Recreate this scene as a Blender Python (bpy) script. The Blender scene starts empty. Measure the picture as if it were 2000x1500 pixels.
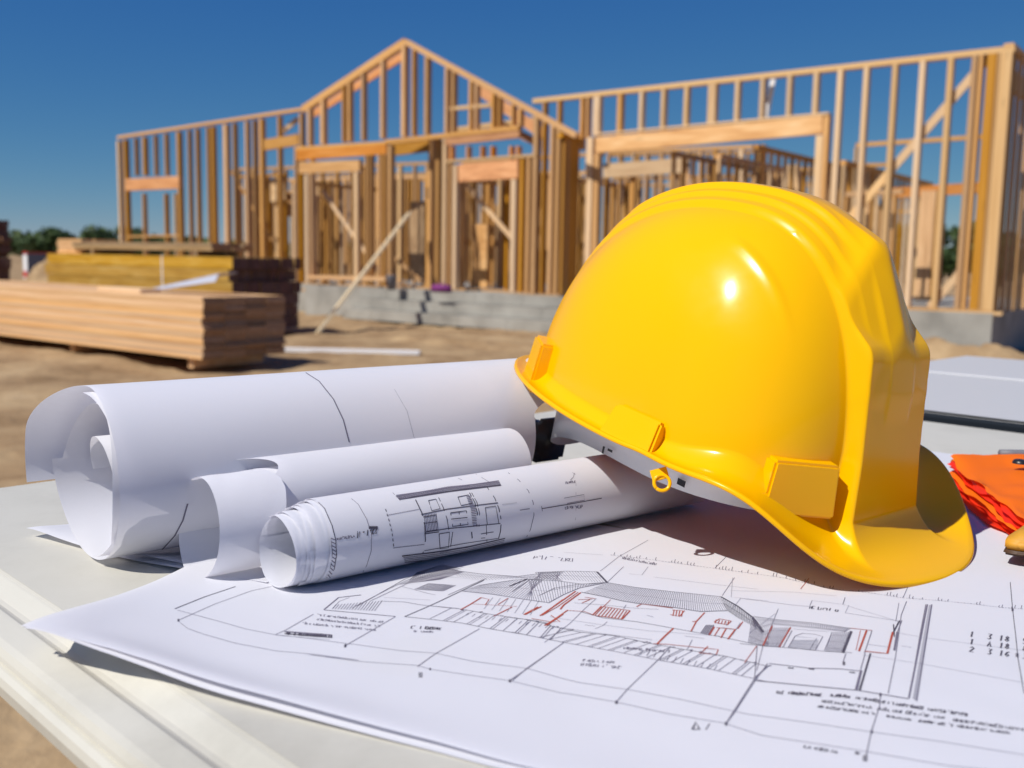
import bpy, bmesh, math, random
import numpy as np
from mathutils import Vector, Matrix
from mathutils.bvhtree import BVHTree
random.seed(7); rng = np.random.default_rng(7)
S = bpy.context.scene; COL = S.collection
# ------------------------------------------------------------ camera
EYE = Vector((0, 0, 1.4)); FPX = 1950.0
PITCH = math.atan(245/1950); ROLL = math.radians(1.0)
_X = Vector((1, 0, 0)); FW = Vector((0, math.cos(PITCH), -math.sin(PITCH))); _U = Vector((0, math.sin(PITCH), math.cos(PITCH)))
UP = _U*math.cos(ROLL) - _X*math.sin(ROLL); RT = _X*math.cos(ROLL) + _U*math.sin(ROLL)
cd = bpy.data.cameras.new('camera'); cam = bpy.data.objects.new('camera', cd); COL.objects.link(cam)
cam.matrix_world = Matrix(((RT.x, UP.x, -FW.x, EYE.x), (RT.y, UP.y, -FW.y, EYE.y), (RT.z, UP.z, -FW.z, EYE.z), (0, 0, 0, 1)))
cd.sensor_width = 36; cd.lens = 36*FPX/2000; cd.clip_start = .02; cd.clip_end = 4000
cd.dof.use_dof = True; cd.dof.focus_distance = .60; cd.dof.aperture_fstop = 9.5; cd.dof.aperture_blades = 7
S.camera = cam
# ------------------------------------------------------------ sky, sun, exposure
SUN_EL = math.radians(51); TOSUN = Vector((-.78, -.62, 0)).normalized()
W = bpy.data.worlds.new('World'); S.world = W; W.use_nodes = True
nt = W.node_tree; bg = nt.nodes['Background']; sky = nt.nodes.new('ShaderNodeTexSky')
sky.sky_type = 'NISHITA'; sky.sun_disc = False; sky.sun_elevation = SUN_EL
sky.sun_rotation = math.atan2(TOSUN.x, TOSUN.y); sky.altitude = 3000; sky.air_density = 1.0; sky.dust_density = 0; sky.ozone_density = 6.0
# grade the sky as a whole towards the deep even blue of the photograph (per-channel power curve)
_s = nt.nodes.new('ShaderNodeSeparateColor'); _c = nt.nodes.new('ShaderNodeCombineColor'); nt.links.new(sky.outputs[0], _s.inputs[0])
for _i, (_k, _e) in enumerate(((.62, 1.35), (.492, .85), (.467, .30))):
    _a = nt.nodes.new('ShaderNodeMath'); _a.operation = 'POWER'; _m0 = nt.nodes.new('ShaderNodeMath'); _m0.operation = 'MULTIPLY'; _m0.inputs[1].default_value = .1
    _m = nt.nodes.new('ShaderNodeMath'); _m.operation = 'MULTIPLY'; nt.links.new(_s.outputs[_i], _m0.inputs[0]); nt.links.new(_m0.outputs[0], _a.inputs[0]); _a.inputs[1].default_value = _e
    nt.links.new(_a.outputs[0], _m.inputs[0]); _m.inputs[1].default_value = _k*10; nt.links.new(_m.outputs[0], _c.inputs[_i])
nt.links.new(_c.outputs[0], bg.inputs[0]); bg.inputs[1].default_value = .087
sd = bpy.data.lights.new('sun', 'SUN'); sd.energy = 4.5; sd.angle = math.radians(.55); sd.color = (1, .955, .88)
sun = bpy.data.objects.new('sun', sd); COL.objects.link(sun)
tosun = TOSUN*math.cos(SUN_EL) + Vector((0, 0, math.sin(SUN_EL)))
sun.rotation_euler = tosun.to_track_quat('Z', 'Y').to_euler(); sun.location = (-6, -2, 12)
S.view_settings.view_transform = 'Standard'; S.view_settings.look = 'None'; S.view_settings.exposure = .2; S.view_settings.gamma = 1
S.view_settings.use_curve_mapping = False
S.render.engine = 'CYCLES'

# ------------------------------------------------------------ pixel -> place helpers (photo pixels, 2000 wide)
def ray(px, py): return FW + RT*((px-1000)/FPX) + UP*((750-py)/FPX)
def onz(px, py, z):
    d = ray(px, py); return EYE + d*((z-EYE.z)/d.z)
TZ = 1.22
def T(px, py, z=TZ): return onz(px, py, z)
_v = ray(-1585, 465); DW = Vector((_v.x, _v.y, 0)).normalized()      # along the front wall, away to the left
NW = Vector((DW.y, -DW.x, 0)); NW = NW if NW.y < 0 else -NW           # wall normal towards the viewer
_c = ray(1940, 612); CORNER = EYE + _c*(15.5/(_c.dot(FW))); FLOOR = CORNER.z
def PW(px, py, off=0.0):
    d = ray(px, py); p0 = CORNER + NW*off
    return EYE + d*((p0-EYE).dot(NW)/d.dot(NW))

# ------------------------------------------------------------ object helpers
def tag(o, label=None, cat=None, group=None, kind=None):
    if label: o['label'] = label
    if cat: o['category'] = cat
    if group: o['group'] = group
    if kind: o['kind'] = kind
    return o
def thing(name, label, cat, loc=(0, 0, 0), group=None):
    o = bpy.data.objects.new(name, None); o.empty_display_size = .1; COL.objects.link(o); o.location = loc
    bpy_parent_inv[o] = Matrix.Translation(loc).inverted()
    return tag(o, label, cat, group)
bpy_parent_inv = {}
def link(o, parent=None):
    COL.objects.link(o)
    if parent is not None:
        o.parent = parent
        if parent in bpy_parent_inv: o.matrix_parent_inverse = bpy_parent_inv[parent]
    return o
def mesh_obj(name, verts, faces, mat, parent=None, smooth=False):
    me = bpy.data.meshes.new(name); me.from_pydata([tuple(v) for v in verts], [], faces)
    if mat: me.materials.append(mat)
    if smooth: me.polygons.foreach_set('use_smooth', [True]*len(me.polygons))
    me.update()
    return link(bpy.data.objects.new(name, me), parent)
def bm_obj(name, bm, mat, parent=None, smooth=False):
    me = bpy.data.meshes.new(name); bm.normal_update(); bm.to_mesh(me); bm.free()
    if mat: me.materials.append(mat)
    if smooth: me.polygons.foreach_set('use_smooth', [True]*len(me.polygons))
    return link(bpy.data.objects.new(name, me), parent)
def grid_faces(nr, nc, closed=False):
    f = []
    for i in range(nr-1):
        for j in range(nc-1 if not closed else nc):
            k = (j+1) % nc; f.append((i*nc+j, i*nc+k, (i+1)*nc+k, (i+1)*nc+j))
    return f
def sst(x, a, b): t = np.clip((x-a)/(b-a), 0, 1); return t*t*(3-2*t)
# smooth value noise in numpy
_P = rng.random((64, 64))
def vnoise(x, y):
    x = np.asarray(x, float); y = np.asarray(y, float)
    xi = np.floor(x).astype(int); yi = np.floor(y).astype(int); fx = x-xi; fy = y-yi
    fx = fx*fx*(3-2*fx); fy = fy*fy*(3-2*fy)
    g = lambda a, b: _P[a % 64, b % 64]
    return (g(xi, yi)*(1-fx)+g(xi+1, yi)*fx)*(1-fy)+(g(xi, yi+1)*(1-fx)+g(xi+1, yi+1)*fx)*fy-.5

# ------------------------------------------------------------ materials
def mat(name, col, rough=.6, spec=.5, coat=0, trans=None):
    m = bpy.data.materials.new(name); m.use_nodes = True; b = m.node_tree.nodes['Principled BSDF']
    b.inputs['Base Color'].default_value = (*col, 1); b.inputs['Roughness'].default_value = rough
    b.inputs['Specular IOR Level'].default_value = spec; b.inputs['Coat Weight'].default_value = coat; b.inputs['Coat Roughness'].default_value = .04
    return m
def nodes(m): return m.node_tree.nodes, m.node_tree.links, m.node_tree.nodes['Principled BSDF']
def ramp(N, stops):
    r = N.new('ShaderNodeValToRGB'); e = r.color_ramp.elements
    while len(e) < len(stops): e.new(.5)
    for k, (p, c) in enumerate(stops): e[k].position = p; e[k].color = (*c, 1)
    return r
def bump(m, scale, strength, dist=.01, detail=4, coord='Object', vec=None):
    N, L, b = nodes(m); tc = N.new('ShaderNodeTexCoord'); n = N.new('ShaderNodeTexNoise'); n.inputs['Scale'].default_value = scale
    n.inputs['Detail'].default_value = detail
    mp = N.new('ShaderNodeMapping'); L.new(tc.outputs[coord], mp.inputs[0]); L.new(mp.outputs[0], n.inputs[0])
    if vec: mp.inputs['Scale'].default_value = vec
    bp = N.new('ShaderNodeBump'); bp.inputs['Strength'].default_value = strength; bp.inputs['Distance'].default_value = dist
    L.new(n.outputs[0], bp.inputs['Height']); L.new(bp.outputs[0], b.inputs['Normal']); return n
def wood(name, dark, mid, light, sx=2.0, syz=9.0, endgrain=None, rough=.75):
    m = mat(name, mid, rough, .3); N, L, b = nodes(m)
    tc = N.new('ShaderNodeTexCoord'); oi = N.new('ShaderNodeObjectInfo')
    mp = N.new('ShaderNodeMapping'); mp.inputs['Scale'].default_value = (sx, syz, syz); L.new(tc.outputs['Object'], mp.inputs[0])
    ad = N.new('ShaderNodeVectorMath'); ad.operation = 'ADD'; sc = N.new('ShaderNodeVectorMath'); sc.operation = 'SCALE'; sc.inputs[3].default_value = 40
    cx = N.new('ShaderNodeCombineXYZ'); L.new(oi.outputs['Random'], cx.inputs[0]); L.new(oi.outputs['Random'], cx.inputs[1]); L.new(cx.outputs[0], sc.inputs[0])
    L.new(mp.outputs[0], ad.inputs[0]); L.new(sc.outputs[0], ad.inputs[1])
    n = N.new('ShaderNodeTexNoise'); n.inputs['Scale'].default_value = 1.0; n.inputs['Detail'].default_value = 5; n.inputs['Distortion'].default_value = .6; L.new(ad.outputs[0], n.inputs[0])
    r = ramp(N, [(.25, dark), (.5, mid), (.75, light)]); L.new(n.outputs[0], r.inputs[0])
    # knots
    vo = N.new('ShaderNodeTexVoronoi'); vo.inputs['Scale'].default_value = 1.0; mp2 = N.new('ShaderNodeMapping'); mp2.inputs['Scale'].default_value = (5, 1.6, 1.6)
    ad2 = N.new('ShaderNodeVectorMath'); ad2.operation = 'ADD'; L.new(tc.outputs['Object'], mp2.inputs[0]); L.new(mp2.outputs[0], ad2.inputs[0]); L.new(sc.outputs[0], ad2.inputs[1]); L.new(ad2.outputs[0], vo.inputs[0])
    kr = ramp(N, [(.05, (.35, .35, .35)), (.16, (1, 1, 1))]); L.new(vo.outputs[0], kr.inputs[0])
    mu = N.new('ShaderNodeMix'); mu.data_type = 'RGBA'; mu.blend_type = 'MULTIPLY'; mu.inputs[0].default_value = .45; L.new(r.outputs[0], mu.inputs[6]); L.new(kr.outputs[0], mu.inputs[7])
    hs = N.new('ShaderNodeHueSaturation'); L.new(mu.outputs[2], hs.inputs['Color'])
    mr = N.new('ShaderNodeMapRange'); mr.inputs[3].default_value = .78; mr.inputs[4].default_value = 1.18; L.new(oi.outputs['Random'], mr.inputs[0]); L.new(mr.outputs[0], hs.inputs['Value'])
    ml = N.new('ShaderNodeMath'); ml.operation = 'MULTIPLY'; ml.inputs[1].default_value = 7.31; fr = N.new('ShaderNodeMath'); fr.operation = 'FRACT'; L.new(oi.outputs['Random'], ml.inputs[0]); L.new(ml.outputs[0], fr.inputs[0])
    mr2 = N.new('ShaderNodeMapRange'); mr2.inputs[3].default_value = .88; mr2.inputs[4].default_value = 1.15; L.new(fr.outputs[0], mr2.inputs[0]); L.new(mr2.outputs[0], hs.inputs['Saturation'])
    L.new(hs.outputs[0], b.inputs['Base Color'])
    return m
M_stud = wood('stud_wood', (.38, .19, .065), (.58, .32, .125), (.70, .45, .22))
M_pale = wood('pale_wood', (.50, .31, .155), (.64, .43, .235), (.72, .54, .33))
M_prop = wood('fresh_pale_wood', (.66, .50, .30), (.76, .62, .40), (.84, .72, .52))
M_head = wood('header_wood', (.46, .17, .04), (.62, .26, .075), (.72, .36, .14), sx=3, syz=4)
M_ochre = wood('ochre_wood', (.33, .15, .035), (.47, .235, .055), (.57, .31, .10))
M_plank = wood('plank_wood', (.52, .28, .13), (.67, .41, .21), (.76, .54, .32), sx=6, syz=3)
M_lvl = wood('laminated_beam_wood', (.36, .20, .05), (.47, .28, .075), (.54, .36, .13), sx=8, syz=2)
M_end = wood('end_grain_wood', (.22, .12, .065), (.34, .20, .115), (.48, .32, .20), sx=3, syz=5)
M_end2 = wood('dark_end_grain', (.06, .032, .032), (.11, .06, .055), (.18, .10, .09), sx=3, syz=5)
M_brown = wood('weathered_wood', (.20, .12, .05), (.32, .21, .10), (.42, .29, .16), sx=5, syz=3)
M_osb = wood('sheathing_board', (.22, .12, .05), (.33, .20, .09), (.44, .29, .15), sx=5, syz=5)

M_paper = mat('paper', (.735, .745, .80), .62, .35); bump(M_paper, 9, .06, .004, 3)
def paper_glow(m):
    N, L, b = nodes(m); out = N['Material Output']; t = N.new('ShaderNodeBsdfTranslucent'); t.inputs[0].default_value = (.82, .80, .86, 1)
    mx = N.new('ShaderNodeMixShader'); mx.inputs[0].default_value = .26; L.new(b.outputs[0], mx.inputs[1]); L.new(t.outputs[0], mx.inputs[2]); L.new(mx.outputs[0], out.inputs[0])
paper_glow(M_paper)
M_ink = mat('black_ink', (.07, .065, .09), .8, .1); M_grey = mat('grey_ink', (.15, .14, .19), .8, .1); M_light = mat('light_grey_ink', (.33, .33, .38), .8, .1)
M_red = mat('red_ink', (.36, .075, .05), .8, .1)
M_yel = mat('yellow_plastic', (.98, .555, .0), .20, .26, .08); bump(M_yel, 60, .012, .001, 3)
N, L, b = nodes(M_yel); tc = N.new('ShaderNodeTexCoord'); rn = N.new('ShaderNodeTexNoise'); rn.inputs['Scale'].default_value = 38; rn.inputs['Detail'].default_value = 8; L.new(tc.outputs['Object'], rn.inputs[0])
rm = N.new('ShaderNodeMapRange'); rm.inputs[1].default_value = .35; rm.inputs[2].default_value = .7; rm.inputs[3].default_value = .17; rm.inputs[4].default_value = .27; L.new(rn.outputs[0], rm.inputs[0]); L.new(rm.outputs[0], b.inputs['Roughness'])
t = N.new('ShaderNodeBsdfTranslucent'); t.inputs[0].default_value = (1, .42, .05, 1); mx = N.new('ShaderNodeMixShader'); mx.inputs[0].default_value = .24
L.new(b.outputs[0], mx.inputs[1]); L.new(t.outputs[0], mx.inputs[2]); L.new(mx.outputs[0], N['Material Output'].inputs[0])
M_white_pl = mat('white_plastic', (.72, .72, .74), .35); M_black = mat('black_plastic', (.015, .015, .018), .35)
M_table = mat('table_plastic', (.62, .61, .57), .5, .4)
N, L, b = nodes(M_table); n = bump(M_table, 180, .12, .0006, 2)
n2 = N.new('ShaderNodeTexNoise'); n2.inputs['Scale'].default_value = 5; n2.inputs['Detail'].default_value = 9; n2.inputs['Roughness'].default_value = .7
tc = N.new('ShaderNodeTexCoord'); L.new(tc.outputs['Object'], n2.inputs[0]); r = ramp(N, [(.3, (.43, .415, .36)), (.5, (.52, .505, .445)), (.8, (.56, .545, .485))]); L.new(n2.outputs[0], r.inputs[0]); L.new(r.outputs[0], b.inputs['Base Color'])
M_table2 = mat('grey_table_plastic', (.50, .50, .50), .45, .4); bump(M_table2, 200, .1, .0005, 2)
M_rubber = mat('dark_edging', (.010, .014, .02), .85, .15)
M_metal = mat('grey_metal', (.35, .36, .38), .35); M_metal.node_tree.nodes['Principled BSDF'].inputs['Metallic'].default_value = .9
M_orange = mat('orange_fabric', (.95, .21, .003), .55, .4); M_redor = mat('red_orange_fabric', (.85, .035, .008), .45, .5)
for m_, c_ in ((M_orange, (1, .22, .01, 1)), (M_redor, (1, .06, .01, 1))):
    N, L, b = nodes(m_); t = N.new('ShaderNodeBsdfTranslucent'); t.inputs[0].default_value = c_; mx = N.new('ShaderNodeMixShader'); mx.inputs[0].default_value = .35
    L.new(b.outputs[0], mx.inputs[1]); L.new(t.outputs[0], mx.inputs[2]); L.new(mx.outputs[0], N['Material Output'].inputs[0])
    bump(m_, 900, .25, .0006, 2)
M_glove = mat('tan_leather', (.55, .27, .02), .6); bump(M_glove, 300, .3, .0008, 3)
M_sole = mat('dark_leather', (.06, .03, .015), .6)
M_conc = mat('concrete', (.32, .31, .28), .85, .25); N, L, b = nodes(M_conc)
tc = N.new('ShaderNodeTexCoord'); n = N.new('ShaderNodeTexNoise'); n.inputs['Scale'].default_value = 1.6; n.inputs['Detail'].default_value = 8; L.new(tc.outputs['Object'], n.inputs[0])
r = ramp(N, [(.3, (.23, .22, .195)), (.5, (.32, .305, .27)), (.75, (.39, .375, .335))]); L.new(n.outputs[0], r.inputs[0]); L.new(r.outputs[0], b.inputs['Base Color']); bump(M_conc, 14, .4, .01)
M_dirt = mat('dry_dirt', (.36, .24, .13), .95, .1); N, L, b = nodes(M_dirt)
tc = N.new('ShaderNodeTexCoord'); n = N.new('ShaderNodeTexNoise'); n.inputs['Scale'].default_value = .9; n.inputs['Detail'].default_value = 12; n.inputs['Roughness'].default_value = .68; L.new(tc.outputs['Object'], n.inputs[0])
r = ramp(N, [(.28, (.15, .092, .045)), (.45, (.28, .185, .10)), (.6, (.37, .26, .145)), (.78, (.46, .34, .21))]); L.new(n.outputs[0], r.inputs[0]); L.new(r.outputs[0], b.inputs['Base Color']); bump(M_dirt, 6, .7, .05, 8)
M_leaf = mat('foliage', (.035, .07, .018), .6, .3); N, L, b = nodes(M_leaf)
oi = N.new('ShaderNodeObjectInfo'); ge = N.new('ShaderNodeNewGeometry'); r = ramp(N, [(0, (.018, .038, .010)), (.5, (.04, .075, .018)), (1, (.075, .115, .03))]); L.new(ge.outputs['Random Per Island'], r.inputs[0]); L.new(r.outputs[0], b.inputs['Base Color'])
M_bark = mat('bark', (.12, .08, .05), .9)
M_wpaint = mat('white_paint', (.75, .75, .76), .5); M_rpaint = mat('red_paint', (.5, .04, .03), .5); M_gpaint = mat('grey_paint', (.16, .16, .18), .6)
M_purple = mat('purple_fabric', (.16, .02, .14), .8); M_steelsheet = mat('galvanized_sheet', (.42, .44, .52), .4, .5)

# ------------------------------------------------------------ box members: one unit cube per material, shared
_cubes = {}
def cube_mesh(m):
    if m.name not in _cubes:
        bm = bmesh.new(); bmesh.ops.create_cube(bm, size=1); me = bpy.data.meshes.new('board'); bm.to_mesh(me); bm.free(); me.materials.append(m); _cubes[m.name] = me
    return _cubes[m.name]
def beam(name, a, b, w, d, m, parent, nrm=None, label=None):
    """board from a to b (front face centre line), w across, d deep behind the face with normal nrm"""
    nrm = NW if nrm is None else nrm
    x = (b-a); Ln = x.length; x.normalize(); y = nrm - x*nrm.dot(x); y.normalize(); z = x.cross(y)
    c = (a+b)/2 - y*(d/2)
    o = bpy.data.objects.new(name, cube_mesh(m)); COL.objects.link(o)
    o.matrix_world = Matrix(((x.x*Ln, y.x*d, z.x*w, c.x), (x.y*Ln, y.y*d, z.y*w, c.y), (x.z*Ln, y.z*d, z.z*w, c.z), (0, 0, 0, 1)))
    if parent is not None:
        mw = o.matrix_world.copy(); o.parent = parent
        if parent in bpy_parent_inv: o.matrix_parent_inverse = bpy_parent_inv[parent]
        o.matrix_basis = mw
    if label: o['label'] = label
    return o

# ============================================================ GROUND
def lin(a, b, n): return np.linspace(a, b, n)
gx = np.concatenate([[-2500, -900, -350, -150, -80, -45, -30], lin(-22, 14, 200), [20, 30, 60, 150, 350, 900, 2500]])
gy = np.concatenate([[-600, -100, -20, -5], lin(0, 30, 190), [36, 48, 70, 120, 250, 600, 1500, 3500]])
X, Y = np.meshgrid(gx, gy)
amp = np.clip(1-np.abs(X+4)/24, 0, 1)*np.clip(1-(Y-22)/12, 0, 1)*np.clip((Y+3)/4, 0, 1)
Z = amp*(vnoise(X*.9, Y*.9)*.10 + vnoise(X*3.1+9, Y*3.1)*.07 + np.abs(vnoise(X*6.7, Y*6.7+5))*.06) - .03
V = np.stack([X, Y, Z], -1).reshape(-1, 3)
g = mesh_obj('ground', V, grid_faces(len(gy), len(gx)), M_dirt, smooth=True); tag(g, kind='structure')
# a low dirt bank thrown up in front of the foundation
def mound(name, label, cx, cy, rx, ry, h, seed, ang=0, n=36):
    rr = np.linspace(0, 1, n//2); th = np.linspace(0, 2*np.pi, n, endpoint=False); A, B = np.meshgrid(rr, th, indexing='ij')
    px = A*np.cos(B); py = A*np.sin(B); e = 1+.35*vnoise(np.cos(B)*2+seed, np.sin(B)*2)
    x = px*rx*e; y = py*ry*e
    z = h*(1-A**2)**1.3*(1+1.1*vnoise(px*3+seed, py*3)+.6*vnoise(px*8, py*8+seed)) - .06
    ca, sa = math.cos(ang), math.sin(ang)
    v = np.stack([cx+x*ca-y*sa, cy+x*sa+y*ca, z], -1).reshape(-1, 3)
    o = mesh_obj(name, v, grid_faces(n//2, n, True), M_dirt, smooth=True)
    return tag(o, label, 'dirt heap', 'dirt heaps round the site')
angW = math.atan2(DW.y, DW.x)
p = onz(930, 672, 0); mound('dirt_heap', 'low heap of pale clods below the grey block steps', p.x, p.y, 2.2, .45, .12, 3, angW)
p = onz(1880, 700, 0); mound('dirt_heap', 'tan dirt heap against the foundation, right of the helmet', p.x, p.y, 1.4, .5, .28, 8, angW)
p = onz(2010, 660, 0); mound('dirt_heap', 'dirt heap in the shade beyond the foundation corner', p.x, p.y, 1.5, 1.2, .55, 11, angW)
p = onz(105, 556, 0); mound('dirt_heap', 'far reddish dirt heap beside the white cabinet', p.x, p.y, 2.2, 1.2, .9, 14, angW)

# ============================================================ HOUSE FRAME
H = thing('timber_house_frame', 'open timber stud frame of a house with one gable, standing on a grey concrete foundation', 'house frame', (CORNER.x, CORNER.y, 0))
def up(px, y0, y1, off=0, w=.045, d=.14, m=None, name='stud', base=False):
    """vertical member between photo rows y0 (top) and y1 (bottom) at column px"""
    a = PW(px, y0, off); b = PW(px, y1, off); b = Vector((a.x, a.y, FLOOR+.045 if base else b.z))
    return beam(name, b, a, w, d, m or M_stud, H, NW + Vector((0, 0, 0)))
def along(name, p, q, w, off=0, d=.14, m=None):
    return beam(name, PW(*p, off), PW(*q, off), w, d, m or M_stud, H)
def lerp_y(p, q, x): return p[1] + (q[1]-p[1])*(x-p[0])/(q[0]-p[0])
# --- foundation
def quadbox(name, c0, dx, dy, z0, z1, m, parent):
    v = [c0, c0+dx, c0+dx+dy, c0+dy]
    vs = [(q.x, q.y, z0) for q in v]+[(q.x, q.y, z1) for q in v]
    return mesh_obj(name, vs, [(0, 3, 2, 1), (4, 5, 6, 7), (0, 1, 5, 4), (1, 2, 6, 5), (2, 3, 7, 6), (3, 0, 4, 7)], m, parent)
XY = lambda p: Vector((p.x, p.y, 0))
farL = XY(PW(232, 520))
WL = (farL-XY(CORNER)).length
quadbox('foundation', XY(CORNER)+NW*.03, DW*(WL+.1), -NW*9.0, -.3, FLOOR-.002, M_conc, H)
# porch: protruding slab and block courses
OFF1 = .65
pa, pb = XY(PW(597, 570, OFF1)), XY(PW(1093, 577, OFF1))
quadbox('porch_slab', pb+NW*.02, pa-pb, -NW*(OFF1-.02), -.3, FLOOR-.004, M_conc, H)
cA = XY(PW(700, 600, OFF1+.3)); cB = XY(PW(1125, 600, OFF1+.3)); dist = (cA-cB).length; nb = int(dist/1.26)
bh = FLOOR/3.0
for row in range(3):
    o_ = OFF1+.06+.26*(2-row)
    for k in range(-1, nb+2):
        s0 = k*1.26+(.6 if row % 2 else 0); s0 = max(s0, -.1); s1 = min(k*1.26+(.6 if row % 2 else 0)+1.252, dist+.0)
        if s1-s0 < .05: continue
        c0 = XY(PW(1125, 600, OFF1)) + NW*(o_-OFF1) + DW*s0
        quadbox('concrete_step', c0, DW*(s1-s0), -NW*(.36), row*bh+.0, (row+1)*bh-.012, M_conc, H)
for px, py in ((668, 622), (690, 600), (711, 600)):
    a = PW(px, py-9, OFF1+.024); bq = PW(px, py+9, OFF1+.024); beam('vent', bq, a, .05, .02, M_black, H)
# --- left wing
TLa, TLb = (228, 268), (592, 212)
along('top_plate', TLa, (592, 212), .07, d=.16, m=M_stud)
for px, w_, m_ in ((229, .09, M_pale), (242, .11, M_ochre), (346, .10, M_stud), (382, .05, M_stud), (404, .07, M_ochre), (413, .07, M_ochre), (438, .13, M_stud), (479, .06, M_stud), (508, .11, M_stud), (543, .05, M_stud), (586, .07, M_stud), (366, .04, M_stud), (455, .05, M_ochre), (494, .05, M_ochre)):
    t = lerp_y(TLa, TLb, px); up(px, t+7, 0, w=w_, base=True, m=m_, name='stud')
for px, w_ in ((279, .10), (321, .06), (262, .04), (300, .04)): up(px, lerp_y(TLa, TLb, px)+7, 343, w=w_, name='cripple_stud')
along('header', (245, 361), (350, 356), .34, off=.01, m=M_head, d=.12)
along('window_sill', (250, 462), (348, 460), .06)
for px in (278, 321, 340): up(px, 378, 470, w=.055, base=True, name='mullion', m=M_pale if px == 340 else M_stud)
along('header', (515, 283), (582, 272), .27, off=.01, m=M_stud, d=.1)
along('brace', (545, 262), (580, 232), .12, off=-.2, m=M_pale, d=.05)
along('sole_plate', (228, 0), (592, 0), .045) if False else beam('sole_plate', PW(1093, 0)*0+Vector((*XY(CORNER)[:2], FLOOR+.022)), Vector((*(XY(CORNER)+DW*WL)[:2], FLOOR+.022)), .045, .14, M_stud, H)
# --- gable section (plane in front of the wings)
G = OFF1; PKx, PKy = 790, 80; LF = (590, 213); RF = (1127, 266)
def rake(px): return lerp_y(LF, (PKx, PKy), px) if px < PKx else lerp_y((PKx, PKy), RF, px)
along('rafter', LF, (PKx, PKy+1), .16, off=G, m=M_stud)
along('rafter', (PKx, PKy+1), (1124, 265), .10, off=G, m=M_stud)
along('rafter', (612, 222), (790, 106), .17, off=G-.45, m=M_head, d=.05)
along('ceiling_plate', (575, 290), (752, 279), .07, off=G+.012, m=M_stud)
along('ceiling_plate', (752, 277), (1012, 249), .09, off=G+.012, m=M_stud)
for px, w_ in ((602, .09), (628, .11), (669, .055), (680, .07), (707, .07), (745, .075), (787, .10), (806, .05), (832, .085), (871, .07), (884, .06), (918, .06), (929, .05), (962, .06), (974, .04), (1000, .05), (1014, .06)):
    up(px, rake(px)+7, lerp_y((575, 286), (1012, 246), px), off=G, w=w_, name='gable_stud')
along('blocking', (878, 212), (958, 205), .07, off=G-.02, m=M_pale, d=.1)
along('header', (579, 302), (754, 289), .26, off=G+.01, m=M_head, d=.1)
along('header', (583, 328), (702, 323), .26, off=G+.012, m=M_stud, d=.1)
up(576, 290, 0, off=G, w=.06, base=True); up(585, 318, 0, off=G, w=.06, base=True, m=M_ochre)
up(597, 341, 0, off=G+.02, w=.11, base=True, m=M_pale, name='trimmer_stud'); up(694, 336, 0, off=G+.02, w=.12, base=True, m=M_pale, name='trimmer_stud')
for px, w_ in ((606, .05), (714, .06), (722, .04), (740, .07), (749, .06)): up(px, 302, 0, off=G, w=w_, base=True, m=M_ochre if px == 749 else M_stud)
up(760, 284, 592, off=G, w=.10, m=M_ochre, name='post')
along('window_sill', (597, 541), (752, 545), .09, off=G+.01, m=M_stud)
along('sole_plate', (590, 566), (752, 571), .06, off=G+.01, m=M_stud)
for px in (628, 664, 690, 712, 738): up(px, 545, 0, off=G, w=.055, base=True, name='cripple_stud')
up(868, 262, 0, off=G, w=.09, base=True, m=M_pale, name='post'); up(888, 322, 0, off=G+.015, w=.09, base=True, m=M_pale, name='trimmer_stud'); up(878, 318, 0, off=G, w=.05, base=True, m=M_ochre)
up(840, 272, 0, off=G-.45, w=.09, base=True, m=M_ochre, name='post'); up(854, 272, 0, off=G-.3, w=.10, base=True, m=M_ochre, name='post')
along('header', (868, 277), (1014, 261), .15, off=G, m=M_head, d=.1)
along('ceiling_plate', (872, 315), (1046, 303), .055, off=G+.012, m=M_pale)
along('header', (895, 338), (1011, 330), .36, off=G+.01, m=M_head, d=.1)
for px in (880, 912, 940, 960, 996, 1010): up(px, 285, 312, off=G, w=.05, name='cripple_stud', m=M_head)
up(1003, 350, 0, off=G+.015, w=.11, base=True, m=M_pale, name='trimmer_stud'); up(1019, 309, 0, off=G, w=.07, base=True, m=M_ochre); up(1032, 305, 0, off=G, w=.07, base=True)
up(1046, rake(1046)+5, 0, off=G, w=.10, base=True, name='post'); up(1078, rake(1078)+5, 0, off=G, w=.07, base=True); up(1090, rake(1090)+5, 0, off=G, w=.08, base=True, name='post'); up(1062, rake(1062)+5, 0, off=G, w=.04, base=True, m=M_ochre)
along('sole_plate', (862, 575), (1092, 577), .05, off=G+.004)
# side return of the gable: studs seen edge on plus a plate and a sheet
ret = XY(PW(1092, 577, G))
RS = (PW(1092, 262, G)).z
for k, s_ in enumerate((.12, .22, .33, .44, .55)):
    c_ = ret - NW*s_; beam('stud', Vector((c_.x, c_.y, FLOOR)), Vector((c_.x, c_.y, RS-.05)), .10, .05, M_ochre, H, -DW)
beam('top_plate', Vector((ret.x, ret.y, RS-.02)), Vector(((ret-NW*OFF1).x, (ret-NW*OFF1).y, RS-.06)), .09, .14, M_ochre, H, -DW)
# rear roof timbers of the gable, seen through the rake
along('rafter', (935, 175), (1060, 262), .22, off=G-1.5, m=M_head, d=.08)
along('rafter', (960, 190), (1040, 250), .16, off=G-2.3, m=M_ochre, d=.08)
along('ceiling_joist', (960, 235), (1050, 280), .16, off=G-1.8, m=M_head, d=.08)
along('ceiling_joist', (872, 255), (1050, 232), .10, off=G-2.4, m=M_pale, d=.08)
along('ceiling_joist', (762, 292), (842, 282), .30, off=-1.1, m=M_ochre, d=.1)
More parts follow.
